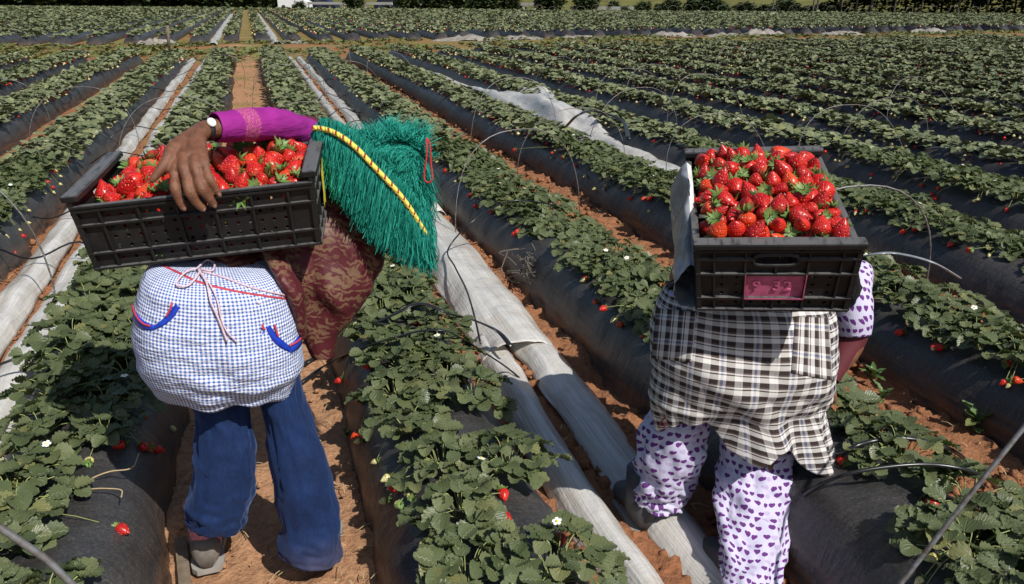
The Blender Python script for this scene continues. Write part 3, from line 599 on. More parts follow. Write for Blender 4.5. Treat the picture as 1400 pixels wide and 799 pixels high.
# ------------------------------------------------------------------ clear film gathered into strips in the furrows
def strip(rows, label, seed, group='clear film gathered in the furrows', base=.0, pl=1.):
    R = spline(np.array(rows, float), max(12, int((rows[-1][0]-rows[0][0])/(.05 if rows[0][0] < 5 else .25))))
    s = np.linspace(-1, 1, 27); y, xl, xr, h = R.T
    u = .5+.5*s; X = xl[:, None]+(xr-xl)[:, None]*u; Yy = y[:, None]+0*X
    Z = base+.75*h[:, None]*(np.clip(1-np.abs(s)**2.6, 0, 1)**.8)[None]*(1+.25*n2(Yy, X*6, 1.1, 2, seed))+pl*.010*n2(X*11, Yy*.7, 1., 3, seed)+.014*n2(X*7, Yy*3.2, 1., 3, seed)
    X = X+.02*n2(Yy, 0*X, .8, 3, seed+3)+.01*n2(Yy, X*2, 4., 2, seed)
    Z[0] -= .0; V = np.stack([X, Yy, np.maximum(Z, .006)], -1).reshape(-1, 3)
    uv = np.stack([(X-xl[:, None]), Yy], -1).reshape(-1, 2)
    o = wobj('plastic_film_strip', V, gridF(27, len(y)), M['film'], None, uv=uv, origin=(float(xl.mean()), float(y.mean()), 0))
    md = o.modifiers.new('thickness', 'SOLIDIFY'); md.thickness = .003
    return tag(o, label, 'plastic film', group)
strip([(1.2, .82, 1.0, .10), (2.3, .83, 1.0, .10), (3.0, .87, 1.04, .09), (3.62, .90, 1.06, .07)], 'narrow clear film strip beside the bed between the pickers, running out of frame', 1)
strip([(1.2, 1.07, 1.26, .08), (2.2, 1.06, 1.26, .08), (2.9, 1.08, 1.29, .08), (3.7, 1.10, 1.30, .07)], 'clear film strip passing under the left foot of the plaid-aproned picker', 2)
strip([(3.38, .90, 1.28, .12), (3.9, .90, 1.31, .14), (4.8, .92, 1.33, .13), (6.3, .95, 1.36, .12)], 'wide torn clear film sheet below the green fringe, over the two strips', 3, pl=.7)
strip([(6.1, .95, 1.13, .12), (14, .96, 1.14, .14), (22, .97, 1.14, .12), (24.8, .97, 1.12, .1)], 'left of the two film strips running away beyond the green fringe', 4)
strip([(6.1, 1.16, 1.36, .10), (14, 1.2, 1.38, .12), (22, 1.2, 1.38, .12), (24.8, 1.2, 1.36, .1)], 'right of the two film strips running away beyond the green fringe', 5)
strip([(1.2, -1.57, -1.34, .11), (4, -1.56, -1.31, .12), (6, -1.55, -1.34, .12), (12, -1.58, -1.4, .12), (20, -1.62, -1.44, .12), (24.8, -1.68, -1.48, .1)], 'left of the two film strips running under the left end of the gingham picker\'s crate', 6)
strip([(1.2, -1.29, -1.03, .10), (4, -1.28, -1.05, .12), (6, -1.29, -1.07, .11), (12, -1.3, -1.14, .1), (20, -1.28, -1.12, .12), (24.8, -1.26, -1.1, .1)], 'right of the two film strips running under the left end of the gingham picker\'s crate', 7)
strip([(4.2, 3.44, 3.76, .16), (6.5, 3.46, 3.8, .18), (8.6, 3.5, 3.95, .28), (9.6, 3.45, 4.2, .38), (11.2, 3.4, 4.45, .46), (12.4, 3.4, 4.25, .42), (13.6, 3.45, 3.9, .26), (20, 3.5, 3.8, .14), (28, 3.55, 3.8, .1)], 'film strip spread into a raised sheet beyond the plaid picker\'s crate', 8)
strip([(13, -4.5, -4.2, .14), (20, -4.5, -4.25, .16), (24.8, -4.55, -4.3, .12)], 'short pale film strip at the far upper left between black beds', 9)
strip([(32.8, -1.5, -1.15, .14), (60, -1.6, -1.2, .14), (92, -1.7, -1.3, .14)], 'left of the two pale film strips in the far block of beds', 10)
strip([(32.8, .8, 1.15, .14), (60, .8, 1.2, .14), (92, .9, 1.3, .14)], 'right of the two pale film strips in the far block of beds', 11)
strip([(70, -4.9, -4.4, .14), (88, -5, -4.5, .14)], 'short pale film strip in the far block, left of the longer ones', 12)
# heaps of pulled-off film lying on the headland
for i, (px_, py_, L, h, side) in enumerate([(212, 56, 1.4, .25, 'far left, by the wooden stake'), (636, 48, 2.6, .25, 'right above the green fringe'), (712, 49, 1.8, .2, 'left of the plaid picker'), (795, 46.5, 2., .18, 'between two lower heaps'), (915, 44.5, 2.6, .28, 'straight above the plaid picker\'s crate'), (990, 45.5, 2., .2, 'right above the plaid picker\'s crate'), (1044, 44.3, 2.4, .4, 'the one above the crate\'s right end'), (1150, 45, 2.4, .2, 'low one in the right half'), (1268, 43.2, 2.6, .24, 'the one nearest the right edge'), (395, 55, 1.5, .12, 'at the end of the left film strips')]):
    c = ground_at(px_, 50); c = c*(Y_FAR-.5-.3*(i % 2))/c[1]; c[2] = 0; h *= .55; a, b = np.meshgrid(np.linspace(-1, 1, 26), np.linspace(-1, 1, 14)); e = np.clip(1-a*a*.9-b*b*.9, 0, 1)
    V = np.stack([c[0]+a*L*.5*(1+.2*n2(a, b, 1.5, 2, i)), c[1]+b*.5, h*e**.6*(1+1.0*n2(a*3, b*2, 1.3, 3, i*3.))-.01], -1).reshape(-1, 3)
    tag(wobj('plastic_film_heap', V, gridF(26, 14), M['heap'], None, origin=(c[0], c[1], 0)), 'crumpled pale film heap on the headland strip, '+side, 'plastic film', 'film heaps on the headland')

# ------------------------------------------------------------------ wire hoops over the beds
HC = {}
def hoop(n, P0, P1, h, lean=0., r=.0042, label=None, sk=0.):
    t = np.linspace(0, pi, 22); P0, P1 = np.array(P0, float), np.array(P1, float); m = (P0+P1)/2; hw = (P0-P1)/2
    P = m+hw*(np.sign(np.cos(t))*abs(np.cos(t))**.8)[:, None]+np.array([sk, lean, 0])*np.sin(t)[:, None]; P[:, 2] += h*np.sin(t)**.85
    P[:, 1] += .02*np.sin(t*3+P0[1]); P[:, 2] += .012*np.sin(t*2+P0[0]); P[0, 2] = P[-1, 2] = -.03
    v, f, u = tube(P, r, 6); HC.setdefault(n, []).append((tag(wobj('wire_hoop', v, f, M['wire'], None, origin=(m[0], m[1], 0)), label, 'wire hoop', 'wire hoops over the beds'), m[1]))
def bed_hoop(n, y, h=.72, lean=0., w=.56, r=.004, sk=0.): c = bed_cx(n); hoop(n, (c-w, y, 0), (c+w, y+RNG.uniform(-.12, .12), 0), h, lean, r, None, sk)
hoop(2, (1.27, 5.45, 0), (2.36, 5.75, 0), .76, .05); hoop(3, (2.42, 3.45, 0), (3.47, 3.36, 0), .74, -.03, .005)
hoop(-1, (-2.5, 5.05, 0), (-1.2, 4.85, 0), .86, .05, .005); bed_hoop(-2, 11.7, .72); bed_hoop(-1, 10.2, .7, .1); bed_hoop(0, 7.9, .8, .1); bed_hoop(1, 8.6, .68, -.2); bed_hoop(1, 13, .7)
hoop(0, (-1.3, 1.15, 0), (-.19, 1.1, 0), 1.07, .02, .0055)
RODP = spline([(1.06, 1.2, -.03), (1.33, 1.2, .352), (1.60, 1.2, .726), (1.86, 1.21, 1.03), (2.2, 1.24, 1.22), (2.6, 1.27, 1.15), (2.85, 1.3, .7), (2.95, 1.3, -.03)], 60)
v, f, u = tube(RODP, .0058, 8); tag(wobj('wire_hoop', v, f, M['wire'], None, origin=(2., 1.25, 0)), 'thick grey rod hoop rising across the lower right corner', 'wire hoop', 'wire hoops over the beds')
for n, y in ((3, 9.2), (3, 7.3), (4, 8.4), (4, 6.6), (5, 6.2), (5, 8.9), (6, 7.2), (7, 7.9), (6, 5.0), (8, 7.0), (9, 8.6), (5, 11)): bed_hoop(n, y, RNG.uniform(.62, .78), RNG.uniform(-.25, .25), RNG.uniform(.5, .6), .0036, RNG.uniform(-.12, .12))
for n in range(-9, 34):
    y = 12+RNG.uniform(0, 3)
    while y < bed_end(n)-1:
        c = bed_cx(n)
        if RNG.random() < .5 and in_view(np.array([[c, y, .4]]), 20)[0]: bed_hoop(n, y, RNG.uniform(.5, .78), RNG.uniform(-.45, .45), RNG.uniform(.46, .58), .0042, RNG.uniform(-.2, .2))
        y += RNG.uniform(2.6, 5.5)
for n in range(26, 54):
    c = bed_cx(n); y = float(edge_y(c))-1.4; bed_hoop(n, y, RNG.uniform(.7, 1.), RNG.uniform(-.3, .3), .6, .012)
for n in range(12, 40, 2):
    c = bed_cx(n); y = RNG.uniform(39, 50)
    if in_view(np.array([[c, y, .4]]), 0)[0]: bed_hoop(n, y, .8, RNG.uniform(-.4, .4), .6, .007)
for n, L in HC.items():
    L.sort(key=lambda e: e[1])
    for i, (o, y) in enumerate(L): o['label'] = '%s wire hoop from near end over the %s' % (ORD[i+1], bedname(n))

# ------------------------------------------------------------------ straps, hoses and cables
def cable(name, label, pts, r, m='hose', flat=1., cat='hose', n=40, seg=8):
    P = np.array([ground_at(x, y, z) for x, y, z in pts]); v, f, u = tube(spline(P, n), r, seg, True, flat)
    return tag(wobj(name, v, f, M[m]), label, cat)
cable('drip_hose', 'upper of the two black flat hoses crossing the bed between the pickers', [(417, 497, .03), (456, 473, .05), (487, 454, .27), (541, 429, .37), (565, 417, .40), (585, 417, .40), (614, 429, .36), (645, 437, .25), (680, 453, .17), (699, 474, .14)], .013, flat=.35)
cable('drip_hose', 'lower of the two black flat hoses crossing the bed between the pickers', [(410, 524, .03), (449, 497, .06), (497, 475, .29), (546, 460, .36), (575, 453, .39), (607, 452, .39), (631, 463, .33), (662, 482, .2), (692, 502, .10), (714, 520, .03)], .009, flat=.4)
cable('cable', 'thin dark cable lying across the wide torn film sheet', [(760, 280, .36), (700, 275, .38), (650, 300, .33), (613, 340, .17), (622, 365, .17), (637, 395, .16), (648, 430, .16), (657, 470, .12)], .005, cat='cable')
cable('drip_hose', 'grey flat hose arching over the leaves right of the plaid picker\'s crate', [(1172, 352, .4), (1200, 347, .44), (1228, 347, .44), (1275, 359, .42), (1312, 380, .32)], .014, 'greysheet', .35)
cable('drip_hose', 'upper black hose across the leaves beside the plaid apron\'s hem', [(1128, 640, .22), (1160, 615, .34), (1195, 603, .36), (1242, 600, .37), (1300, 615, .33), (1330, 640, .1), (1345, 668, .02)], .007)
cable('drip_hose', 'lower black hose across the leaves beside the plaid apron\'s hem', [(1075, 700, .12), (1110, 670, .26), (1152, 650, .34), (1219, 638, .37), (1280, 636, .37), (1337, 648, .33), (1368, 672, .12), (1385, 700, .02)], .006)
cable('drip_hose', 'black hose looped over the raised film sheet beyond the crate', [(775, 172, .3), (790, 158, .46), (812, 152, .47), (850, 165, .42), (860, 190, .36)], .02, flat=.5)
cable('dry_runner', 'pale curling dry runner on black film left of the blue trousers', [(190, 620, .28), (180, 640, .285), (150, 645, .285), (125, 655, .285), (117, 668, .285), (140, 668, .285), (165, 670, .285), (166, 680, .285)], .0022, 'dry', 1., 'runner', 40, 5)
tw = 0
for (sx0, sx1, ys, nm) in ((.9, 1.42, (6.6, 7.6, 8.9, 10.4, 11.8, 13.5, 16, 19, 22.5), 'the film strips beyond the green fringe'), (-1.68, -1.0, (3.4, 5.2, 6.4, 7.6, 9.1, 10.6, 12.4, 15, 18.5, 22), 'the film strips left of the gingham picker')):
    for i, y in enumerate(ys):
        t = np.linspace(0, 1, 16); P = np.stack([sx0-.08+(sx1-sx0+.16)*t, y+.35*np.sin(t*2.4+i)+.12*np.sin(t*7+i*2), .10+.09*np.sin(t*pi)+.05*np.sin(t*9+i)], -1)
        v, f, u = tube(P, .006, 6); tag(wobj('tie_cord', v, f, M['hose']), '%s black tie cord from near end across %s' % (ORD[i+1], nm), 'cord', 'black cords across the film strips')
for i, (px_, py_, sc, lab) in enumerate([(1335, 590, 1.1, 'pale leafy weed seedling alone on red soil at the lower right'), (1193, 522, .9, 'feathery weed on red soil just right of the plaid picker'), (1205, 550, .8, 'small weed at the bed edge right of the maroon sleeve'), (795, 318, 1.1, 'weed beside the soil furrow left of the plaid picker'), (860, 372, .9, 'low weed at the black bed foot left of the crate'), (115, 262, 1.2, 'purple-tinged weed on soil left of the gingham picker\'s crate'), (150, 285, 1., 'green weed on soil next to the crate\'s left end'), (755, 360, .8, 'small weed in the red furrow above the leaf clump'), (705, 435, .8, 'tiny weed beside the torn end of the film sheet'), (475, 600, .45, 'tiny seedling on tan soil right of the blue trousers'), (450, 725, .45, 'sprig on the tan soil near the right shoe')]):
    q = ground_at(px_, py_); rg = np.random.default_rng(i); mb = MB()
    for j in range(9):
        v, f, u = leaflet(rg.uniform(.05, .09), .014 if i != 0 else .022, .4, .4, 9, True); v = v@rotm('X', rg.uniform(.2, 1.2)).T@rotm('Z', j*2.4).T; mb.add(v+[0, 0, .01+.005*j], f, 0, u)
    tag(link('weed', mb.mesh('weed', M['leaf2']), None, q, None, sc), lab, 'weed', 'weeds in the furrows')
q = ground_at(251, 775); b = box((0, 0, 0), (.035, .26, .014)); tag(link('wooden_lath', mesh('wooden_lath', b[0], b[1], M['wood'], smooth=False), None, q+[0, 0, .012], (0, 0, .12)), 'weathered grey wooden lath half buried in tan soil', 'wood piece')
q = ground_at(231, 66); v, f, u = tube([(q[0], q[1], -.05), (q[0]+.05, q[1], .75)], .05, 8); tag(wobj('stake', v, f, M['wood']), 'short dark wooden stake at the end of a bed', 'stake')
rg = np.random.default_rng(5)
mb = MB()
for j in range(15):
    P = np.array([1.46, 4.35, .12])+rg.normal(0, 1, (4, 3))*[.08, .12, .06]; P[:, 2] = abs(P[:, 2])+.03; v, f, u = tube(spline(P, 9), rg.uniform(.002, .005), 5); mb.add(v, f)
tag(mb.wobj('dry_root_tangle', M['bark']), 'dark tangle of dry roots against the black bed beside the film', 'roots')

# ------------------------------------------------------------------ beyond the field
def foliage_mesh(name, seed, nc, per, rx, rz, leaf, mat, trunk=None, low=.0):
    rg = np.random.default_rng(seed); d = rg.normal(0, 1, (nc, 3)); d /= np.linalg.norm(d, axis=1)[:, None]; d *= (rg.random(nc)**.4)[:, None]
    C = d*[rx, rx, rz]+[0, 0, low+rz]; P = np.repeat(C, per, 0)+rg.normal(0, .16*min(rx, rz*1.4), (nc*per, 3)); P[:, 2] = np.maximum(P[:, 2], .1)
    V, F = leaf_cloud(P, leaf, .05, 1, seed, .02)
    return mesh(name, V, F, mat, smooth=False)
def trunk_mesh(seed, h, r):
    rg = np.random.default_rng(seed); mb = MB(); P = np.array([[0, 0, -.2], [rg.normal(0, .12), 0, h*.5], [rg.normal(0, .25), 0, h]]); v, f, u = tube(spline(P, 8), np.linspace(r, r*.55, 8), 8); mb.add(v, f)
    for j in range(4):
        a = rg.random()*6.3; s = P[1]*.5+P[2]*.5; v, f, u = tube(spline([s, s+[cos(a)*.5, sin(a)*.5, .6], s+[cos(a)*1.2, sin(a)*1.2, 1.1]], 6), np.linspace(r*.4, r*.1, 6), 6); mb.add(v, f)
    return mb.mesh('trunk', M['bark'])
BU = [foliage_mesh('foliage', s, 60, 26, 1., .62, .13, M['bushleaf']) for s in (1, 2, 3)]; BT = trunk_mesh(9, .6, .07)
def edge_pt(px_, off):                   # the point beyond the field edge in the direction of photo column px_
    r = _F+_R*(px_-700)/FPX+_U*399.5/FPX; k = r[0]/r[1]; y = (126+off)/(1+1.05*k); y = min(y, 168+off); return np.array([k*y, y, 0.])
bl = [(10, 44), (48, 52), (90, 56), (128, 50), (180, 48), (208, 52), (262, 62), (290, 40), (338, 42), (372, 34), (408, 12), (483, 18), (555, 24), (588, 26), (628, 30), (665, 32), (700, 18), (752, 26), (800, 26), (880, 14), (917, 20), (948, 14), (972, 24), (1018, 20), (1075, 24), (1140, 20), (530, 9), (712, 10), (838, 12), (855, 8), (900, 9), (992, 10), (1046, 12), (1095, 9), (1118, 10), (225, 20), (150, 24)]
bl.sort()
for i, (px_, wpx) in enumerate(bl):
    p = edge_pt(px_, 5+2*(i % 3)); d = np.linalg.norm(p-_C); s = wpx*d/FPX/1.35; hs = (s*1.05 if px_ < 1000 else s*.8)*(1.15 if i % 2 else .95)
    t = thing('bush', p, '%s dark bush from the left along the far field edge' % ORD[i+1], 'bush', 'bushes along the far field edge', (0, 0, i*1.3)); t.scale = (s*(.8+.35*sin(i*2.3)**2), s, hs*(.7+.6*sin(i*1.7+1)**2))
    link('foliage', BU[i % 3], t); link('trunk', BT, t)
TC = [foliage_mesh('crown', s, 60, 30, 2.4, 2.6, .24, M['darkleaf'], low=1.3) for s in (11, 12, 13)]; TT = [trunk_mesh(s, 4.2, .14) for s in (21, 22, 23)]
for i, px_ in enumerate([1150, 1190, 1222, 1252, 1280, 1305, 1330, 1352, 1375, 1400, 1428, 1455, 1240, 1290, 1340, 1390]):
    p = edge_pt(px_, 5.5 if i < 12 else 10); t = thing('tree', p, '%s dark tree %s at the far right field edge' % (ORD[i+1] if i < 12 else ORD[i-11], 'from the left in the front row' if i < 12 else 'from the left in the back row'), 'tree', 'dark trees at the far right', (0, 0, i*1.9))
    t.scale = (.8+.1*(i % 3),)*3; link('crown', TC[i % 3], t); link('trunk', TT[i % 3], t)
for i, px_ in enumerate([1058, 1113, 1118, 1152, 1172, 1192, 1225, 1262, 1312, 1352]):
    p = edge_pt(px_, 3); P = np.array([p+[0, 0, -.2], p+[.05*(i % 3), 0, 1.6], p+[.2*sin(i), .1, 3.4]]); v, f, u = tube(spline(P, 6), .07+.02*(i % 3), 7)
    tag(wobj('fence_post', v, f, M['bark'], None, origin=p), '%s bare wooden post from the left along the far right hedge' % ORD[i+1], 'post', 'posts along the far right hedge')
pts = np.array([edge_pt(x, 4.5) for x in np.linspace(1036, 1440, 90)]); P = np.repeat(pts, 26, 0)+RNG.normal(0, .5, (90*26, 3)); P[:, 2] = RNG.random(len(P))*np.repeat(np.clip((np.linspace(1036, 1440, 90)-1030)/160, .35, 1.2), 26)*1.7
V, F = leaf_cloud(P, .26, .2, 1, 77, .05); tag(link('undergrowth', mesh('undergrowth', V, F, M['darkleaf'], smooth=False)), 'dark tangled hedge undergrowth along the far right field edge', 'undergrowth', kind='stuff')
# white roadside wall, cars and van far behind the field
def wall_run(x0, x1, off, lab, h=.55, top=.9):
    a, b = edge_pt(x0, off), edge_pt(x1, off); L = np.linalg.norm(b-a); d = (b-a)/L; rz = math.atan2(d[1], d[0]); t = thing('guard_rail', (a+b)/2, lab, 'guard rail', 'pale guard rails beyond the field', (0, 0, rz))
    v, f = box((0, 0, top), (L, .16, .35)); link('rail', mesh('rail', v, f, M['concrete'], smooth=False), t)
    for k in range(max(2, int(L/3.5))):
        v, f = box((-L/2+.4+k*(L-.8)/max(1, int(L/3.5)-1), .0, (top-.18)/2-.1), (.28, .12, top-.18+.19)); link('post', mesh('post', v, f, M['concrete'], smooth=False), t)
wall_run(418, 472, 9, 'pale guard rail right of the white van beyond the field'); wall_run(496, 536, 9, 'pale guard rail between two bushes above the green fringe'); wall_run(560, 600, 10, 'pale rail stretch half hidden behind bushes'); wall_run(672, 692, 8, 'short pale rail gap beside dark bushes'); wall_run(712, 735, 8, 'short pale rail left of the double bush'); wall_run(780, 866, 8, 'long low pale rail right of the double bush', top=.5)
wall_run(142, 156, 8, 'pale rail glimpsed between the left bushes'); wall_run(222, 236, 8, 'second pale rail gap between the left bushes'); wall_run(300, 318, 8, 'pale rail gap nearest the white van')
def car(px_, off, sc, paint, name, lab, cat, hgt, L=4.4):
    p = edge_pt(px_, off); t = thing(name, p, lab, cat, None, (0, 0, -.5)); t.scale = (sc,)*3
    prof_ = np.array([(-.5, .25), (-.5, .62*hgt), (-.42, .7*hgt), (-.36, hgt*.97), (-.3, hgt), (.16, hgt), (.3, .68*hgt), (.47, .58*hgt), (.5, .25)]) if name == 'car' else np.array([(-.5, .3), (-.5, .9*hgt), (-.47, hgt), (.26, hgt), (.36, .62*hgt), (.49, .5*hgt), (.5, .3)])
    n = len(prof_); V = np.concatenate([np.stack([prof_[:, 0]*L, np.full(n, s*.85), prof_[:, 1]], -1) for s in (-1, 1)]); F = [tuple(range(n-1, -1, -1)), tuple(range(n, 2*n))]+[(i, (i+1) % n, n+(i+1) % n, n+i) for i in range(n)]
    link('body', mesh('body', V, F, paint, smooth=False), t)
    for s in (-1, 1):
        for xx in (-.31, .3):
            v, f, u = tube([(xx*L, s*.78, .33), (xx*L, s*.9, .33)], .33, 18); link('wheel', mesh('wheel', v, f, M['rubber']), t)
        v, f = box((-.08*L, s*.86, hgt*.8), (.36*L, .02, hgt*.22)); link('window', mesh('window', v, f, M['glass'], smooth=False), t)
car(403, 9, 1.0, M['carwhite'], 'van', 'white van standing beyond the field edge at the top of the picture', 'van', 2.2, 4.6)
car(440, 14, 1.1, M['cardark'], 'car', 'dark car behind the pale rail just right of the white van', 'car', 1.45)
car(534, 14, 1.0, M['cardark'], 'car', 'dark car half hidden by bushes, farther right of the white van', 'car', 1.45)
# ------------------------------------------------------------------ crates
CH, CT = .206, .0134
def crate_parts(Lx, Ly, style):
    """style: dict side -> 'long'|'end'; returns list of (name, MB, mats)"""
    parts = []
    def wall(side, kind):
        alongx = side in ('front', 'back'); La, Lb = (Lx, Ly) if alongx else (Ly, Lx); sg = -1 if side in ('front', 'left') else 1
        top = 1. if kind == 'end' else 1-.028/CH
        def mp(u, v, w):
            ha = La/2-CT*(1-v); hb = Lb/2-CT*(1-v)+w
            a = u*ha; z = v*CH
            return {'front': (a, -hb, z), 'back': (-a, hb, z), 'left': (-hb, -a, z), 'right': (hb, a, z)}[side]
        mb = MB()
        def bx(u0, u1, v0, v1, w0, w1):
            q = [mp(u, v, w) for v in (v0, v1) for (u, w) in ((u0, w1), (u1, w1), (u1, w0), (u0, w0))]; mb.add(q, BOXF)
        uh = La/2
        if kind == 'long': ul = [-.97, -.78, -.47, -.16, .15, .46, .77, .97]; vl = [.02, .22, .60, .79, top]; holes = {(0): 1, (1): 3, (2): 1}; ncol = 3
        else: ul = [-.97, -.76, -.376, 0., .386, .78, .97]; vl = [.02, .19, .545, .76, .875, top]; holes = {0: 1, 1: 3, 2: 1}; ncol = 2
        hole_rect = (-.28, .26, .67, .82) if kind == 'end' else None
        wi, wo = -.0135, -.0105
        def tile(u0, u1, v0, v1, hole):
            if hole_rect and u0 < hole_rect[1]-1e-6 and u1 > hole_rect[0]+1e-6 and v0 < hole_rect[3]-1e-6 and v1 > hole_rect[2]+1e-6: return
            um, vm = (u0+u1)/2, (v0+v1)/2
            if not hole:
                for w, fl in ((wo, 0), (wi, 1)):
                    q = [mp(u0, v0, w), mp(u1, v0, w), mp(u1, v1, w), mp(u0, v1, w)]; mb.add(q, [(0, 1, 2, 3)] if not fl else [(3, 2, 1, 0)])
                return
            sq = [(u1, vm), (u1, v1), (um, v1), (u0, v1), (u0, vm), (u0, v0), (um, v0), (u1, v0)]; rr = .0049; ci = [(um+rr/uh*cos(k*pi/4), vm+rr/CH*sin(k*pi/4)) for k in range(8)]
            for w, fl in ((wo, 0), (wi, 1)):
                V = [mp(*p, w) for p in sq]+[mp(*p, w) for p in ci]; F = [(k, (k+1) % 8, 8+(k+1) % 8, 8+k) for k in range(8)]; mb.add(V, F if not fl else [f[::-1] for f in F])
            V = [mp(*p, wo) for p in ci]+[mp(*p, wi) for p in ci]; mb.add(V, [(k, (k+1) % 8, 8+(k+1) % 8, 8+k) for k in range(8)])
        for j in range(len(vl)-1):
            nr = holes.get(j, 0)
            for i in range(len(ul)-1):
                post = i in (0, len(ul)-2); lbl = kind == 'end' and j == 1 and i in (2, 3)
                us = np.linspace(ul[i], ul[i+1], (1 if (post or nr == 0 or lbl) else ncol)+1); vs = np.linspace(vl[j], vl[j+1], (1 if (post or nr == 0 or lbl) else nr)+1)
                if hole_rect and j in (2, 3) and i in (1, 2, 3, 4): us = np.unique(np.clip(np.concatenate([np.linspace(ul[i], ul[i+1], 3), [hole_rect[0] if ul[i] < hole_rect[0] < ul[i+1] else ul[i], hole_rect[1] if ul[i] < hole_rect[1] < ul[i+1] else ul[i]]]), ul[i], ul[i+1])); vs = np.array([vl[2], .67, vl[3]]) if j == 2 else np.array([vl[3], .82, vl[4]])
                for a in range(len(us)-1):
                    for b in range(len(vs)-1): tile(us[a], us[a+1], vs[b], vs[b+1], nr > 0 and not post and not lbl and not (hole_rect and j in (2, 3) and i in (1, 2, 3, 4)))
        tr = .0028
        for v in vl[:-1]:
            if kind == 'end' and v == .76:
                bx(-.99, hole_rect[0], v-tr/CH, v+tr/CH, wo, .001); bx(hole_rect[1], .99, v-tr/CH, v+tr/CH, wo, .001)
            else: bx(-.99, .99, v-tr/CH, v+tr/CH, wo, .001+(.0015 if v < .1 else 0))
        for u in ul:
            if kind == 'end' and abs(u) < .1: bx(u-tr/uh, u+tr/uh, .0, .19, wo, -.0008); bx(u-tr/uh, u+tr/uh, .545, .67, wo, -.0008); bx(u-tr/uh, u+tr/uh, .82, top-.02, wo, -.0008)
            else: bx(u-tr/uh, u+tr/uh, .0, top-.02, wo, -.0008)
        bx(-1.0, -.965, 0, top, wi, -.0015); bx(.965, 1.0, 0, top, wi, -.0015)
        parts.append(('end_wall' if kind == 'end' else 'side_wall', mb, M['crate']))
        # rim: a rounded bar along the wall top
        rm = MB(); o_, i_, hh = (.010, -.034, .015) if kind == 'end' else (.003, -.017, .008)
        pr = [(i_, 0), (i_, .75), (i_+.004, 1), (o_-.006, 1), (o_-.002, .93), (o_, .7), (o_, 0)]
        e = 1.012 if kind == 'end' else .985
        ring = [[mp(u, top-hh/CH+q*hh/CH, w*(1 if abs(u) < 1 else .9)) for (w, q) in pr] for u in (-e, -e+.012, 0, e-.012, e)]
        if kind == 'end':
            for rr_ in (0, 4): ring[rr_] = [mp((-e if rr_ == 0 else e), top-hh/CH+(q*.88)*hh/CH, w*.72) for (w, q) in pr]
        m_ = len(pr); V = np.array(ring).reshape(-1, 3); F = [(i*m_+k, i*m_+(k+1) % m_, (i+1)*m_+(k+1) % m_, (i+1)*m_+k) for i in range(4) for k in range(m_)]+[tuple(range(m_))[::-1], tuple(range(4*m_, 5*m_))]
        rm.add(V, F); parts.append(('rim', rm, M['crate']))
        if kind == 'end':
            hb_ = MB(); t = np.linspace(0, 2*pi, 33); cu, cv = np.mean(hole_rect[:2]), np.mean(hole_rect[2:]); a_, b_ = (hole_rect[1]-hole_rect[0])/2, (hole_rect[3]-hole_rect[2])/2
            P = np.array([mp(cu+a_*np.sign(cos(q))*abs(cos(q))**.45, cv+b_*np.sign(sin(q))*abs(sin(q))**.6, -.004) for q in t]); v, f, u = tube(P, .0048, 8, False); hb_.add(v, f); parts.append(('handle_lip', hb_, M['crate']))
        return mp
    mps = {s: wall(s, k) for s, k in style.items()}
    fl = MB(); v, f = box((0, 0, .004), (Lx-2*CT-.02, Ly-2*CT-.02, .006)); fl.add(v, f); parts.append(('floor', fl, M['crate']))
    return parts, mps
def crate(Mx, T, Lx, Ly, style, label):
    R = Matrix([list(r) for r in Mx]); b = np.array(T)+np.array(Mx)@[0, 0, -CH]
    c = thing('fruit_crate', b, label, 'crate', None, R.to_euler()); parts, mps = crate_parts(Lx, Ly, style)
    for nm, mb, mt in parts: link(nm, mb.mesh(nm, mt, smooth=False), c)
    return c, mps, np.array(Mx), b
M1 = [[0.984596512, 0.147717955, -0.093536699], [-0.155923173, 0.983886780, -0.087491537], [0.079105450, 0.100728401, 0.991764144]]; T1 = [-0.1477768, 2.3047209, 1.2380315]
M2 = [[0.895495057, 0.422716903, -0.139280374], [-0.442093200, 0.880967901, -0.168668787], [0.051402391, 0.212616971, 0.975782669]]; T2 = [1.2946184, 1.8484575, 1.1592876]
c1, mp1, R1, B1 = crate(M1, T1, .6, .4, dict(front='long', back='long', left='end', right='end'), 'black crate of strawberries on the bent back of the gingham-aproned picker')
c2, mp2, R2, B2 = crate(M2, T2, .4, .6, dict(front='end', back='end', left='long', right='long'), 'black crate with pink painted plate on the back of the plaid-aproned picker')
def cpt(R, B, p): return R@np.array(p)+B
# the pink painted plate with raised figures
f = mp2['front']; mb = MB(); q = [f(u, v, w) for v in (.20, .535) for (u, w) in ((-.37, -.008), (.38, -.008), (.38, -.011), (-.37, -.011))]; mb.add(q, BOXF)
for (u0, u1, v0, v1) in ((-.37, .38, .186, .2), (-.376, -.366, .19, .54), (.376, .388, .19, .54)):
    q = [f(u, v, w) for v in (v0, v1) for (u, w) in ((u0, .0032), (u1, .0032), (u1, -.0125), (u0, -.0125))]; mb.add(q, BOXF)
plate = link('painted_plate', mb.mesh('painted_plate', M['pink'], smooth=False), c2)
def text_mesh(s, size, depth, mat):
    cu = bpy.data.curves.new('t', 'FONT'); cu.body = s; cu.size = size; cu.extrude = depth; cu.bevel_depth = depth*.4; cu.align_x = 'CENTER'; cu.align_y = 'CENTER'
    o = bpy.data.objects.new('t', cu); COL.objects.link(o); bpy.context.view_layer.update(); me = bpy.data.meshes.new_from_object(o.evaluated_get(bpy.context.evaluated_depsgraph_get())); bpy.data.objects.remove(o); me.materials.clear(); me.materials.append(mat); me.name = 'figures'; return me
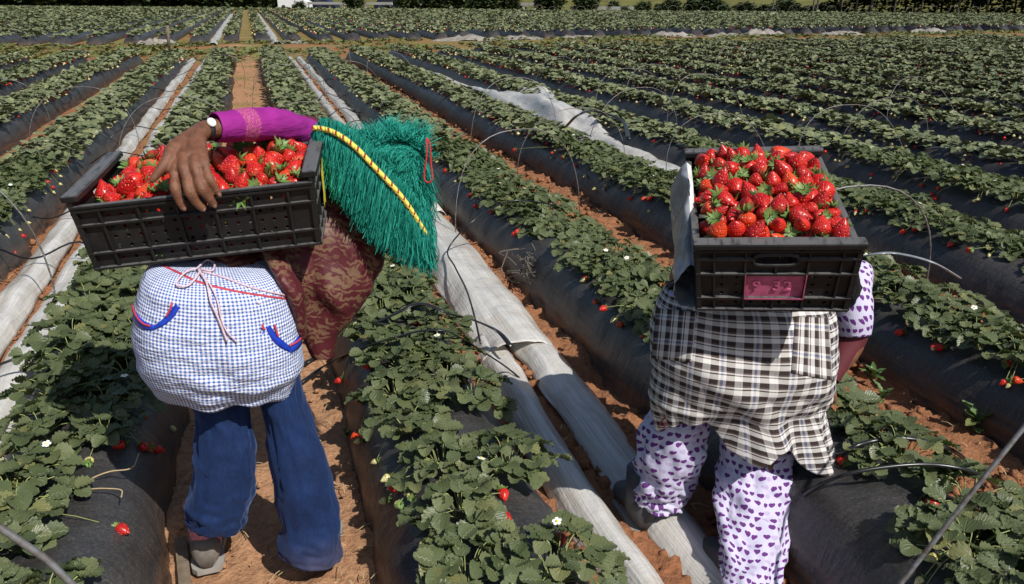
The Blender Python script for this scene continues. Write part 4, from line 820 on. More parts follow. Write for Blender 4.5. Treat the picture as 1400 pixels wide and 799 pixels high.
p0, pu, pv = (np.array(f(u, v, -.0075)) for u, v in ((-.03, .36), (.3, .36), (-.03, .5))); ex_ = (pu-p0)/np.linalg.norm(pu-p0); ey_ = (pv-p0)/np.linalg.norm(pv-p0); ez_ = np.cross(ex_, ey_)
for ch_, dx_ in (('9', -.037), ('3', .012), ('2', .038)): link('figure', text_mesh(ch_, .042, .0022, M['pink']), plate, p0+ex_*dx_, Matrix(np.stack([ex_, ey_, ez_], 1).tolist()).to_euler())
# torn yellow tape on the end wall of the other crate
f = mp1['right']; rg = np.random.default_rng(3); us = np.linspace(-.05, .42, 12); V = []; 
for i, u in enumerate(us): V += [f(u, .66+.04*rg.random()+.12*(i/11), .003), f(u, .40, .0034), f(u+rg.normal(0, .01), .12+.12*rg.random()+(.1 if i % 3 == 0 else 0), .0026)]
link('yellow_tape', mesh('yellow_tape', V, [(i*3+k, i*3+k+1, i*3+k+4, i*3+k+3) for i in range(11) for k in (0, 1)], M['yellow'], smooth=False), c1)

# ------------------------------------------------------------------ the strawberries in the crates
def fill(R, B, Lx, Ly, n, top, seed, whose):
    rg = np.random.default_rng(seed); P = []; hx, hy = Lx/2-(.052 if Lx > Ly else .042), Ly/2-(.055 if Ly > Lx else .042)
    rad = .0275
    for lay in range(2):
        for i in range(n*14):
            if sum(1 for p in P if p[4] == lay) >= (n if lay else int(n*.8)): break
            x, y = rg.uniform(-hx, hx), rg.uniform(-hy, hy); z = top(x, y)-(.034 if lay == 0 else 0)+rg.normal(0, .004)
            if all((x-p[0])**2+(y-p[1])**2+(1.5*(z-p[2]))**2 > (1.5*rad)**2 for p in P): P.append([x, y, z, 0, lay])
    out = sorted([p for p in P if p[4] == 1], key=lambda p: p[1]); rows = 9; names = {}
    for k, p in enumerate(out): p[3] = min(rows-1, int((p[1]+hy)/(2*hy)*rows))
    for r in range(rows):
        for j, p in enumerate(sorted([p for p in out if p[3] == r], key=lambda p: p[0])): names[id(p)] = 'strawberry %s from the left in %s row from the front, in %s crate' % (ORD[j+1], ORD[r+1], whose)
    for k, p in enumerate(P):
        w = R@np.array(p[:3])+B; bm, cm = BERRY[int(rg.integers(0, 6))]; sc = rg.uniform(.86, 1.32)
        th = rg.choice([0, 1, 2], p=[.12, .5, .38]); rx = {0: rg.normal(0, .4), 1: rg.uniform(.9, 2.0), 2: rg.uniform(2.3, 3.1)}[int(th)]
        o = link('strawberry', bm, None, w, (rx, rg.normal(0, .25), rg.uniform(0, 6.28)), (sc, sc, sc)); link('calyx', cm, o)
        tag(o, names.get(id(p), 'strawberry half buried under the top fruit in %s crate' % whose), 'strawberry', 'strawberries in %s crate' % whose)
fill(R1, B1, .6, .4, 108, lambda x, y: .160+.022*((y+.2)/.4)+.012*cos(x*6)-(.006 if x < -.18 else 0)-(.02 if -.2 < x < .07 and y < -.0 else 0), 4, 'the gingham picker\'s')
fill(R2, B2, .4, .6, 104, lambda x, y: .185+.040*max(0, 1-(x/.19)**2)*(.55+.5*min(1, (y+.3)/.4))*max(.35, min(1, (.31-y)/.12)), 9, 'the plaid picker\'s')
# fruit pressed against the crate wall lower down, seen through its holes
for (R, B, mpx, side, whose, us_) in ((R1, B1, mp1, 'front', 'the gingham picker\'s', np.linspace(-.72, .74, 11)), (R2, B2, mp2, 'front', 'the plaid picker\'s', np.linspace(-.62, .66, 6))):
    for v in (.14, .42):
        for u in us_:
            bm, cm = BERRY[int(RNG.integers(0, 6))]; w = R@np.array(mpx[side](u+RNG.uniform(-.02, .02), v, -.042))+B
            o = link('strawberry', bm, None, w, (RNG.uniform(-1.5, 1.5), RNG.uniform(-1, 1), RNG.uniform(0, 6))); link('calyx', cm, o); tag(o, 'strawberry low behind the perforated front wall of %s crate' % whose, 'strawberry', 'strawberries low in %s crate' % whose)
# ------------------------------------------------------------------ the two pickers
def capsule_chain(mb, pts, r, seg=12):
    P = spline(np.array(pts, float), max(6, len(pts)*4)); rr = spline(np.array(r, float), len(P))[:, 0]
    T0 = P[0]-P[1]; T1 = P[-1]-P[-2]; T0 /= np.linalg.norm(T0); T1 /= np.linalg.norm(T1)
    k = np.array([.5, .87]); 
    Q = np.concatenate([[P[0]+T0*rr[0]*.98, P[0]+T0*rr[0]*.8], P, [P[-1]+T1*rr[-1]*.8, P[-1]+T1*rr[-1]*.98]]); R = np.concatenate([[rr[0]*.15, rr[0]*.6], rr, [rr[-1]*.6, rr[-1]*.15]])
    v, f, u = tube(Q, R, seg); mb.add(v, f)
def ellipsoid(mb, c, r, rot=None):
    v, f = blob_mesh(3, 0, 0); v = v*np.array(r)
    if rot is not None: v = v@np.array(rot).T
    mb.add(v+np.array(c), f)
def body(mb, org, label, voxel, mat, sm=4):
    V = mb.verts()-np.array(org); me = mesh('person', V, mb.F, mat); o = link('person', me, None, org)
    md = o.modifiers.new('r', 'REMESH'); md.mode = 'VOXEL'; md.voxel_size = voxel; md.use_smooth_shade = True
    s = o.modifiers.new('s', 'SMOOTH'); s.iterations = sm; s.factor = .5
    bpy.context.view_layer.update(); me2 = bpy.data.meshes.new_from_object(o.evaluated_get(bpy.context.evaluated_depsgraph_get())); me2.name = 'person'
    o.modifiers.clear(); o.data = me2; me2.materials.clear(); me2.materials.append(mat); me2.polygons.foreach_set('use_smooth', np.ones(len(me2.polygons), bool))
    return tag(o, label, 'person')
class Surf:
    def __init__(s, V, F): s.b = BVHTree.FromPolygons([tuple(v) for v in V], [tuple(f) for f in F])
    def hit(s, x, y, off=.004):
        d = Vector(_F+_R*(x-700)/FPX+_U*(399.5-y)/FPX).normalized(); h = s.b.ray_cast(Vector(_C), d)
        if h[0] is None: h = s.b.find_nearest(Vector(_C)+d*2.0)
        n = h[1]; n = n if n.dot(d) < 0 else -n
        return np.array(h[0]+n*off)
def ribbon_on(S_, px_pts, w, n=24, off=.004, sag=0.):     # a flat band laid on a surface
    P2 = spline(np.array(px_pts, float), n); wv = w if hasattr(w, '__len__') else [w]*len(px_pts); ws = spline(np.array(wv, float), n)[:, 0]
    T = np.gradient(P2, axis=0); T /= np.linalg.norm(T, axis=1)[:, None]; Nn = np.stack([-T[:, 1], T[:, 0]], -1)
    V = []
    for i in range(n):
        for s in (-1, 0, 1): p = P2[i]+Nn[i]*ws[i]*s; V.append(S_.hit(p[0], p[1], off+(.002 if s == 0 else 0)))
    return np.array(V), gridF(3, n), None

# ---- the picker in the gingham apron
OL = np.array([-.13, 2.22, 0.])
mb = MB()
hipL, hipR, kneeL, kneeR, ankL, ankR = at(285, 500, 2.2), at(372, 500, 2.2), at(306, 620, 2.17), at(405, 640, 2.15), np.array([-.285, 2.258, .08]), np.array([.03, 2.16, .08])
capsule_chain(mb, [hipL+[.01, .03, 0], kneeL+[0, .01, 0], ankL], [.062, .05, .036]); capsule_chain(mb, [hipR+[0, .03, 0], kneeR+[0, .01, 0], ankR], [.062, .05, .036])
for a in (ankL, ankR): capsule_chain(mb, [a+[0, 0, -.04], a+[0, .08, -.05], a+[0, .15, -.058]], [.026, .026, .018])
pel = np.array([-.16, 2.2, .84]); che = np.array([.12, 2.46, .90]); nec = np.array([.29, 2.50, 1.0]); hed = at(532, 262, 2.44)
ellipsoid(mb, pel, (.17, .12, .12)); capsule_chain(mb, [pel, (pel+che)/2, che], [.12, .10, .115]); capsule_chain(mb, [che, (che+nec)/2+[0, 0, .01], nec], [.10, .09, .055]); capsule_chain(mb, [nec, hed], [.05, .055])
ellipsoid(mb, hed, (.076, .095, .108)); capsule_chain(mb, [hed+[.07, .04, -.02], hed+[.098, .03, -.04]], [.014, .012])
for s in (-1, 1): ellipsoid(mb, hed+[.01, s*.093, 0], (.016, .01, .028))
shL = np.array([.24, 2.62, 1.08]); elb = atd(424, 188, 2.50); wri = atd(279, 177, 2.105)
capsule_chain(mb, [che, shL], [.09, .065]); capsule_chain(mb, [shL, elb], [.05, .042]); capsule_chain(mb, [elb, (elb+wri)/2+[0, 0, .012], atd(300, 176, 2.13), wri], [.042, .038, .027, .024])
shR = np.array([.30, 2.42, .96]); elR = np.array([.17, 2.40, .84]); haR = at(432, 455, 2.345)
capsule_chain(mb, [che, shR], [.09, .06]); capsule_chain(mb, [shR, elR, haR], [.05, .038, .026]); ellipsoid(mb, haR+[0, .0, -.03], (.026, .02, .05))
# the hand over the crate wall: palm and five separate fingers
kn = [atd(237.5, 231, 1.968), atd(251, 229, 1.958), atd(266, 227, 1.958), atd(279.5, 224, 1.966)]
base = [atd(247, 200, 2.035), atd(255, 196, 2.03), atd(264, 193, 2.03), atd(272, 191, 2.04)]
for b, k_, r in zip(base, kn, (.0165, .0165, .016, .015)): capsule_chain(mb, [wri*.55+b*.45, b, k_], [.018, .0185, r*.86], 14)
pip = [atd(240, 259, 1.952), atd(259, 261, 1.945), atd(275, 257, 1.945), atd(287, 246, 1.953)]
dip = [atd(246, 275, 1.965), atd(269, 277, 1.962), atd(286, 271, 1.964), atd(294, 258, 1.968)]
tip = [atd(251, 284, 1.974), atd(277, 285, 1.974), atd(292.5, 280, 1.976), atd(299, 265, 1.978)]
for k_, p, d, t_, r in zip(kn, pip, dip, tip, (.0122, .0126, .012, .0106)):
    capsule_chain(mb, [k_, k_*.5+p*.5, p, d, t_], [r*1.16, r*.95, r*1.12, r*.92, r*.80], 14)
capsule_chain(mb, [atd(258, 188, 2.06), atd(238, 203, 2.0), atd(229, 217, 1.972)], [.020, .0185, .0145], 14); capsule_chain(mb, [atd(231, 213, 1.972), atd(222, 229, 1.955), atd(208.5, 246, 1.948)], [.0145, .0125, .0092], 14)
ellipsoid(mb, (kn[1]+kn[2])*.28+(base[1]+base[2])*.22, (.033, .028, .018)); capsule_chain(mb, [wri, base[0]*.6+base[1]*.4, kn[0]*.8+kn[1]*.2], [.024, .021, .015]); capsule_chain(mb, [wri, base[3]*.8+base[2]*.2, kn[3]*.85+kn[2]*.15], [.024, .021, .014])
W1 = body(mb, OL, 'bent person in blue gingham apron and green fringed head cover, hand on crate wall', .0034, M['skin'], 3)
for t_, d, nm in zip(tip, dip, range(4)):
    dr = (t_-d)/np.linalg.norm(t_-d); n_ = (_C-t_); n_ = n_-dr*n_.dot(dr); n_ /= np.linalg.norm(n_); e = np.cross(dr, n_); v, f = blob_mesh(2, 0, 0); v = v*[.0048, .0062, .0016]; v = v[:, :1]*e+v[:, 1:2]*dr+v[:, 2:]*n_+t_+dr*.001+n_*.0078; wobj('fingernail', v, f, simple('nail', (.22, .11, .075), .4), W1)
for s in (-1, 1): ellipsoid_mb = MB(); ellipsoid(ellipsoid_mb, hed+[.068, s*.034, .012], (.012, .013, .013)); ellipsoid_mb.wobj('eye', M['eye'], W1)
# trousers
def leg(rows, mat, seed, parent, nm='trouser_leg', am=.008):
    dsp = lambda P, t, v: (1.5 if mat.name[0] == 'p' else .7)*am*np.clip(1-abs(n2(t*.9+v*2.5, v*7-t*.8, 1., 2, seed+2))*2.4, 0, 1)+am*(n2(v*5+P[..., 0]*4, t*1.3, 1.2, 3, seed)*(.5+.8*v))+.004*n2(t*3, v*2.2, 2., 2, seed+4)
    V, F, UV, G, N = loft(silhouette(rows), 64, 70, 2.1, dsp); o = wobj(nm, V, F, mat, parent, uv=UV); md = o.modifiers.new('cloth', 'SOLIDIFY'); md.thickness = .003; return o
leg([(470, 232, 322, 2.2, .10), (530, 256, 338, 2.19, .09), (570, 272, 341, 2.18, .08), (612, 270, 346, 2.17, .075), (650, 267, 347, 2.175, .08), (682, 261, 343, 2.185, .08), (700, 259, 337, 2.19, .078), (714, 258, 337, 2.19, .08)], M['denim'], 1, W1)
leg([(470, 330, 408, 2.2, .10), (525, 352, 408, 2.18, .09), (570, 364, 421, 2.16, .085), (612, 370, 437, 2.145, .08), (655, 377, 449, 2.14, .08), (695, 381, 459, 2.14, .08), (722, 384, 463, 2.13, .08), (742, 386, 465, 2.125, .08), (756, 386, 467, 2.12, .082)], M['denim'], 2, W1)
def shoe(heel, yaw, mat, parent, sock=None, L=.235, w=.042, h=.075):
    s = np.linspace(0, 1, 14); wd = w*np.array([.55, .84, .9, .9, .86, .84, .88, .96, 1.03, 1.06, 1.02, .9, .68, .25]); ht = h*np.array([.9, 1.0, 1., .97, .93, .9, .88, .8, .7, .62, .55, .5, .42, .25])
    t = np.linspace(0, 2*pi, 20, endpoint=False); c, q = np.cos(t), np.sin(t)
    V = np.stack([wd[:, None]*np.sign(c)[None]*abs(c)[None]**.7, (s*L)[:, None]+0*c[None], np.maximum(.012, .014+ht[:, None]*(q*.5+.5)[None]**.8)], -1).reshape(-1, 3)@rotm('Z', yaw).T+heel
    wobj('shoe', V, [tuple(f) for f in gridF(20, 14, 0, True)]+[tuple(range(20))[::-1], tuple(range(260, 280))], mat, parent)
    o2 = np.concatenate([np.stack([(wd+.004)*sg, s*L*1.02-.003], -1)[::sg] for sg in (1, -1)]); n = len(o2)
    V = np.concatenate([np.c_[o2, np.full(n, z)] for z in (.0, .018)])@rotm('Z', yaw).T+heel
    wobj('sole', V, [tuple(range(n))[::-1], tuple(range(n, 2*n))]+[(i, (i+1) % n, n+(i+1) % n, n+i) for i in range(n)], M['sole'], parent, smooth=False)
    if sock is not None:
        v, f, u = tube([np.array(heel)+[0, .062, .06], np.array(heel)+[0, .06, .12], np.array(heel)+[0, .055, .22]], [.044, .046, .05], 18); wobj('sock', v, f, sock, parent)
shoe(np.array([-.285, 2.195, 0]), .05, M['shoe'], W1, M['sock'], .25, .05, .1); shoe(np.array([.04, 2.13, 0]), -.25, M['shoe'], W1, M['sock'])
# gingham apron
def wr(P, t, v): 
    lowf = np.clip((v-.45)/.5, 0, 1)
    rid = 1-abs(n2(P[..., 0]*3+v, P[..., 2]*9+P[..., 0]*2.5, 1., 2, 2.))*2.2
    pan = np.clip(1-((P[..., 0]+.155)/.10)**4, 0, 1)*np.clip((v-.4)*4, 0, 1)
    return -.006*pan*np.clip(abs(np.sin(P[..., 2]*62+P[..., 0]*9+3*n2(P[..., 0]*6, P[..., 2]*6, 1., 2)))-.55, 0, 1)*2+.016*n2(P[..., 0]*5+P[..., 2]*5, P[..., 2]*5-P[..., 0]*3, 1., 2, 31.)*(.3+.7*lowf)+.016*np.clip(rid, 0, 1)*(.3+.9*lowf)-.012*np.clip((v-.25)*2, 0, 1)*np.exp(-((P[..., 0]+.15)/.05)**2)+.005*n2(P[..., 0]*9, P[..., 2]*4, 1., 2, 7.)+.010*lowf*.4*np.sin(t*9+3*n2(t, v*2, 1., 2, 3.))*np.clip(v*1.2, 0, 1)**2
A1 = silhouette([(352, 240, 345, 2.27, .04), (362, 212, 372, 2.22, .13), (380, 198, 392, 2.19, .17), (404, 193, 401, 2.18, .18), (436, 188, 407, 2.17, .185), (472, 192, 409, 2.16, .18), (500, 197, 409, 2.16, .172), (518, 203, 407, 2.165, .158), (529, 207, 408, 2.17, .145), (534, 214, 404, 2.175, .13)])
V, F, UV, G, N = loft(A1, 180, 110, 2.15, wr)
ap = wobj('apron', V, F, M['check'], W1, uv=UV); md = ap.modifiers.new('cloth', 'SOLIDIFY'); md.thickness = .003; md.offset = -1
S1 = Surf(V, F)
def band(nm, pts, w, mat, par, off=.004, n=28, S_=None):
    V, F, _ = ribbon_on(S_ or S1, pts, w, n, off); o = wobj(nm, V, F, mat, par); md = o.modifiers.new('t', 'SOLIDIFY'); md.thickness = .002; return o
def cord_on(nm, pts, r, mat, par, S_=None, off=.005, n=30):
    P2 = spline(np.array(pts, float), n); P = np.array([(S_ or S1).hit(p[0], p[1], off) for p in P2]); v, f, u = tube(P, r, 6); return wobj(nm, v, f, mat, par, uv=u)
band('pocket_trim', [(183, 424), (189, 436), (198, 445), (212, 449)], [1.5, 4.5, 5.5, 3.5], M['blue'], ap); band('pocket_trim', [(207, 451), (222, 443), (235, 431), (244, 418)], [2., 3.8, 4.5, 3.8], M['blue'], ap)
band('pocket_trim', [(365, 446), (373, 460), (384, 471), (398, 480)], [3.2, 4.5, 5., 3.], M['blue'], ap); band('pocket_trim', [(395, 482), (403, 473), (409, 464), (412, 456)], [2, 5, 5, 3], M['blue'], ap)
cord_on('pocket_piping', [(184, 418), (190, 433), (199, 443), (208, 446)], .0028, M['redtrim'], ap, off=.007); cord_on('pocket_piping', [(229, 433), (234, 424), (237, 414)], .0028, M['redtrim'], ap, off=.007)
cord_on('pocket_piping', [(373, 444), (376, 455), (378, 460)], .003, M['redtrim'], ap, off=.007); cord_on('pocket_piping', [(393, 473), (404, 467), (411, 458), (411.5, 450)], .0028, M['redtrim'], ap, off=.007)
band('apron_seam', [(222, 364), (243, 374), (275, 388), (320, 399), (365, 406), (402, 410)], [1.6]*6, M['redtrim'], ap, .003, 40)
for pts in ([(262, 420), (264, 460), (262, 500), (264, 535)], [(351, 438), (344, 470), (338, 510), (330, 540)], [(186, 444), (196, 480), (212, 515)], [(240, 416), (262, 420)], [(351, 438), (366, 446)]): cord_on('apron_seam', pts, .0016, M['denim'], ap, off=.0012)
cord_on('apron_tie', [(270, 373), (256, 377), (243, 390), (246, 396), (260, 394), (272, 380), (272, 373)], .0028, M['string'], ap, off=.012); cord_on('apron_tie', [(270, 373), (282, 362), (293, 366), (290, 376), (275, 374)], .0028, M['string'], ap, off=.012)
cord_on('apron_tie', [(271, 374), (283, 392), (288, 412), (296, 428), (304, 448), (311, 466)], .0028, M['string'], ap, off=.012); cord_on('apron_tie', [(272, 374), (288, 394), (298, 414), (303, 436), (310, 452), (323, 467)], .0022, M['string'], ap, off=.010)
cord_on('apron_tie', [(276, 374), (305, 382), (345, 396), (385, 404), (404, 407)], .003, M['string'], ap, off=.006)
# dress: body of the dress under the crate, and the loose side hanging down
dw = lambda P, t, v: .018*n2(P[..., 0]*9+P[..., 2]*3, P[..., 2]*4, 1., 3, 5.)+.016*(1-abs(np.sin(P[..., 0]*24+P[..., 2]*13+2.4*n2(P[..., 2]*5, P[..., 0]*4, 1., 2))))*np.clip(v*1.3-.2, .1, 1)
v, f, u = tube(spline([(-.16, 2.24, .86), (-.02, 2.36, .875), (.14, 2.46, .89), (.26, 2.5, .94)], 20), [.15]*3+[.135]*10+[.14]*7, 28); wobj('dress', v, f, M['paisley'], W1)
V, F, UV, G, N = loft(silhouette([(252, 425, 490, 2.48, .05), (268, 402, 512, 2.46, .09), (305, 388, 519, 2.43, .11), (345, 384, 522, 2.40, .11), (372, 388, 516, 2.38, .10), (396, 398, 501, 2.36, .085), (420, 406, 488, 2.35, .07), (445, 414, 473, 2.34, .055), (468, 422, 460, 2.34, .04), (482, 430, 452, 2.34, .03)]), 110, 80, 2.1, dw); wobj('dress', V, F, M['paisley'], W1, uv=UV)
V, F, UV, G, N = loft(silhouette([(335, 350, 385, 2.22, .05), (372, 372, 402, 2.14, .05), (395, 384, 416, 2.13, .06), (425, 396, 420, 2.15, .06), (455, 404, 420, 2.17, .05)]), 50, 30, 2.0, lambda P, t, v: .008*n2(P[..., 0]*20, P[..., 2]*9, 1., 2, 4.)); wobj('dress', V, F, M['paisley'], W1, uv=UV)
v, f, u = tube(spline([at(424, 455, 2.33), at(429, 468, 2.325), at(434, 478, 2.32)], 8), .026, 14); wobj('cuff', v, f, M['purple'], W1)
# sleeve with its sparkling band, dark shoulder, watch
SLp = np.array([atd(294, 175, 2.125), atd(310, 174, 2.15), atd(345, 170, 2.215), atd(383, 172, 2.31), atd(424, 187, 2.50)]); P = spline(SLp, 40); r_ = spline(np.array([.037, .039, .0415, .044, .05]), 40)[:, 0]
v, f, u = tube(P, r_*(1+.03*n2(np.arange(40)*.4, np.zeros(40), 1.)), 36, False); v = v+.003*vnoise(v*[40, 40, 40])[:, None]*[0, 0, 1]
o = wobj('sleeve', v, f, M['sleeve'], W1, uv=u); md = o.modifiers.new('cloth', 'SOLIDIFY'); md.thickness = .003; md.offset = -1
v, f, u = tube(spline([atd(410, 181, 2.47), atd(428, 187, 2.52), np.array([.24, 2.6, 1.12]), np.array([.27, 2.56, 1.0])], 14), [.048, .05, .052, .054, .058, .062, .07]+[.08]*7, 20); wobj('shoulder', v, f, M['maroon'], W1)
wc = atd(285.5, 177, 2.112); ax = wri-atd(300, 176, 2.13); ax /= np.linalg.norm(ax); n_ = np.array([-.15, -.35, .9]); n_ = n_-ax*n_.dot(ax); n_ /= np.linalg.norm(n_); e = np.cross(ax, n_)
t = np.linspace(0, 2*pi, 28, endpoint=False); V = np.concatenate([(wc+ax*s*.0075)+rr*(np.cos(t)[:, None]*n_+np.sin(t)[:, None]*e) for rr, s in ((.0285, -1), (.0305, -1), (.0305, 1), (.0285, 1))]); wa = wobj('watch', V, [tuple(q) for k in range(4) for q in [(k*28+i, k*28+(i+1) % 28, ((k+1) % 4)*28+(i+1) % 28, ((k+1) % 4)*28+i) for i in range(28)]], M['strap'], W1)
pc = wc+n_*.0315; up_ = (n_*.8-e*.5); up_ /= np.linalg.norm(up_); pc = wc+up_*.0315; e2 = np.cross(ax, up_)
v, f = blob_mesh(2, 0, 0); V = pc+v[:, :1]*ax*.0125+v[:, 1:2]*e2*.0145+np.clip(v[:, 2:], -.6, .6)*up_*.006; wobj('watch_case', V, f, M['steel'], wa)
V = pc+up_*.0042+(np.cos(t)[:, None]*ax*.0088+np.sin(t)[:, None]*e2*.0105); wobj('watch_face', V, [tuple(range(28))], simple('dial', (.75, .75, .72), .2), wa, smooth=False)
# green fringed head cover
hs = silhouette([(176, 512, 560, 2.45, .03), (184, 470, 580, 2.44, .08), (205, 452, 585, 2.42, .11), (235, 466, 585, 2.41, .125), (265, 480, 585, 2.40, .125), (295, 500, 584, 2.39, .11), (322, 530, 582, 2.38, .08), (342, 560, 582, 2.37, .04)])
V, F, UV, G, N = loft(hs, 60, 40, 2.1); hc = wobj('head_cover', V, F, M['green_cloth'], W1); SH = Surf(V, F)
rope_px = np.array([(428, 175.5), (440, 176.5), (455, 181), (472, 191), (490, 206), (508, 225), (527, 245), (545, 265), (560, 285), (572, 304), (583, 322)], float)
rope_Y = np.array([2.36, 2.345, 2.32, 2.29, 2.265, 2.245, 2.23, 2.225, 2.225, 2.23, 2.24])
RP3 = spline(np.array([at(x, y, Y) for (x, y), Y in zip(rope_px, rope_Y)]), 80)
v, f, u = tube(RP3, .0078, 12); wobj('cord', v, f, M['rope'], hc, uv=u)
rg = np.random.default_rng(8)
SVt, SFt, kk = [], [], 0
def strand(a, b, bow, w=.0016, n=6, curl=.011):
    global kk
    t = np.linspace(0, 1, n)[:, None]; P = a*(1-t)+b*t+bow*(4*t*(1-t))+rg.normal(0, curl, 3)*np.sin(t*rg.uniform(3, 7)+rg.random()*6)*t
    d = b-a; s = np.cross(d, rg.normal(0, 1, 3)); s /= np.linalg.norm(s)+1e-9; ww = w*(1-.35*t)*rg.uniform(.7, 1.3)
    V = np.stack([P-s*ww, P+s*ww], 1).reshape(-1, 3); SVt.append(V); SFt.append(np.array([(2*i, 2*i+1, 2*i+3, 2*i+2) for i in range(n-1)])+kk); kk += 2*n
lo_s = np.array([0, 1, 2, 3, 4, 5, 6, 7, 8, 9, 10.]); lo_px = np.array([(440, 205), (446, 222), (452, 248), (464, 268), (481, 286), (494, 306), (510, 325), (530, 340), (553, 354), (572, 362), (592, 368)], float)
for i in range(7500):
    s = rg.random()*10; j = min(int(s), 9); fr = s-j; a = rope_px[j]*(1-fr)+rope_px[j+1]*fr; b = lo_px[j]*(1-fr)+lo_px[j+1]*fr; Y = rope_Y[j]*(1-fr)+rope_Y[j+1]*fr
    lay = rg.random(); up = rg.uniform(-3, 5)*(1 if lay < .6 else 3.2); a = a+[up*.6, -up]; q = rg.uniform(.62, 1.06); clump = 6*np.sin(s*17+3*np.sin(s*5)); b2 = a+(b-a)*q+[clump*q+rg.normal(0, 4), rg.normal(0, 3)]
    A_ = at(a[0], a[1], Y+.006+.05*lay*(rg.random())); B_ = at(b2[0], b2[1], Y+.0+.06*lay*rg.random()); strand(A_, B_, np.array([0, -.014*rg.random(), .012]))
from math import hypot
poly = np.array([(438, 178), (446, 166), (460, 160), (478, 163), (486, 178), (499, 190), (512, 176), (528, 168), (548, 167), (566, 173), (584, 186), (591, 205), (590, 250), (589, 300), (586, 325), (572, 304), (560, 285), (545, 265), (527, 245), (508, 225), (490, 206), (472, 191), (455, 181)], float)
def inside(x, y):
    r = False; n = len(poly)
    for i in range(n):
        a, b = poly[i], poly[i-1]
        if (a[1] > y) != (b[1] > y) and x < (b[0]-a[0])*(y-a[1])/(b[1]-a[1])+a[0]: r = not r
    return r
m = 0
while m < 6500:
    x, y = rg.uniform(436, 592), rg.uniform(158, 326)
    if not inside(x, y): continue
    m += 1; p = SH.hit(x, y, .002); dtop = y-np.interp(x, [438, 460, 478, 499, 528, 566, 591], [178, 160, 163, 190, 168, 173, 205])
    dl = _C-p; dl /= np.linalg.norm(dl); cl_ = .02*np.array([sin(x*.21+y*.13), 0, cos(x*.17-y*.19)])
    if dtop < 26: d = np.array([rg.normal(0, .018), -.004, rg.uniform(.008, .036)])+cl_*.6
    elif x > 572: d = np.array([rg.normal(.006, .012), -.006, -rg.uniform(.05, .12)])
    else: d = np.array([rg.normal(-.028, .018), -.008, -rg.uniform(.02, .075)])+cl_
    strand(p, p+d+dl*.018*rg.random(), dl*rg.uniform(.012, .030), .0013, 5, .006)
wobj('fringe', np.concatenate(SVt), np.concatenate(SFt), M['yarn'], hc)
P = np.array([at(x, y, Y) for x, y, Y in [(584, 189, 2.30), (588, 200, 2.29), (589, 222, 2.28), (591, 243, 2.27), (587, 250, 2.27), (581, 247, 2.27), (580, 238, 2.275), (583, 215, 2.28), (583, 196, 2.29), (584, 189, 2.30)]]); v, f, u = tube(spline(P, 50), .0028, 6); wobj('red_loop', v, f, M['red_cord'], hc)

# ---- the picker in the plaid apron
OR = np.array([1.15, 1.8, 0.]); mb = MB()
hl, hr = at(930, 530, 1.95), at(1045, 530, 1.96); kl, kr = at(915, 620, 1.99), at(1034, 670, 1.84); al, ar = np.array([1.075, 2.03, .09]), np.array([1.205, 1.66, .07])
capsule_chain(mb, [hl, kl, al], [.085, .058, .04]); capsule_chain(mb, [hr, kr, ar], [.085, .058, .04])
for a, dy in ((al, 0), (ar, 0)): capsule_chain(mb, [a+[0, -.02, -.04], a+[.01, .08, -.05], a+[.02, .15, -.058]], [.034, .036, .024])
pel = np.array([1.21, 1.98, .72]); che = np.array([1.47, 2.24, .77]); nec = np.array([1.58, 2.42, .80]); hed = np.array([1.64, 2.56, .83])
ellipsoid(mb, pel, (.14, .10, .10)); capsule_chain(mb, [pel, (pel+che)/2, che], [.10, .10, .115]); capsule_chain(mb, [che, nec, hed], [.10, .052, .05]); ellipsoid(mb, hed, (.08, .10, .10))
capsule_chain(mb, [hed+[.03, .09, -.03], hed+[.035, .115, -.045]], [.014, .012])
for s in (-1, 1): ellipsoid(mb, hed+[s*.08, -.02, 0], (.01, .016, .027))
sR = np.array([1.62, 2.14, .86]); eR = at(1166, 452, 1.99); hR = at(1131, 522, 1.93); sL = np.array([1.42, 2.40, .80])
capsule_chain(mb, [che, sR], [.09, .06]); capsule_chain(mb, [sR, eR, hR], [.05, .04, .025]); capsule_chain(mb, [hR, at(1128, 536, 1.915)], [.024, .026])
for k, dx in enumerate((-7, -2.5, 2, 6)): capsule_chain(mb, [at(1128+dx*.6, 538, 1.91), at(1126+dx, 548, 1.90), at(1122+dx, 558-abs(k-1.2)*2, 1.90)], [.010, .0095, .008])
capsule_chain(mb, [at(1134, 532, 1.91), at(1140, 540, 1.90), at(1141, 550, 1.895)], [.011, .010, .008])
capsule_chain(mb, [che, sL], [.09, .06]); eL = np.array([1.44, 2.52, .66]); capsule_chain(mb, [sL, eL, np.array([1.42, 2.36, .80])], [.05, .04, .026])
for k in range(4): capsule_chain(mb, [np.array([1.42, 2.34-.016*k, .83]), np.array([1.425, 2.335-.016*k, .865]), np.array([1.44, 2.33-.016*k, .885-.004*k])], [.010, .0095, .008])
capsule_chain(mb, [np.array([1.42, 2.36, .81]), np.array([1.40, 2.39, .84])], [.012, .009])
W2 = body(mb, OR, 'bent person in brown plaid apron and white trousers with purple hearts, carrying a crate', .005, M['skin'], 4)
for s in (-1, 1): e_ = MB(); ellipsoid(e_, hed+[s*.035, .082, .01], (.013, .012, .012)); e_.wobj('eye', M['eye'], W2)
e_ = MB(); ellipsoid(e_, hed+[0, -.014, .012], (.092, .105, .106)); e_.wobj('headscarf', M['scarf'], W2)
v, f, u = tube(spline([pel, (pel+che)/2, che, (sR+sL)/2+[.02, .05, 0]], 20), [.115]*8+[.13]*12, 26); wobj('shirt', v, f, M['maroon'], W2)
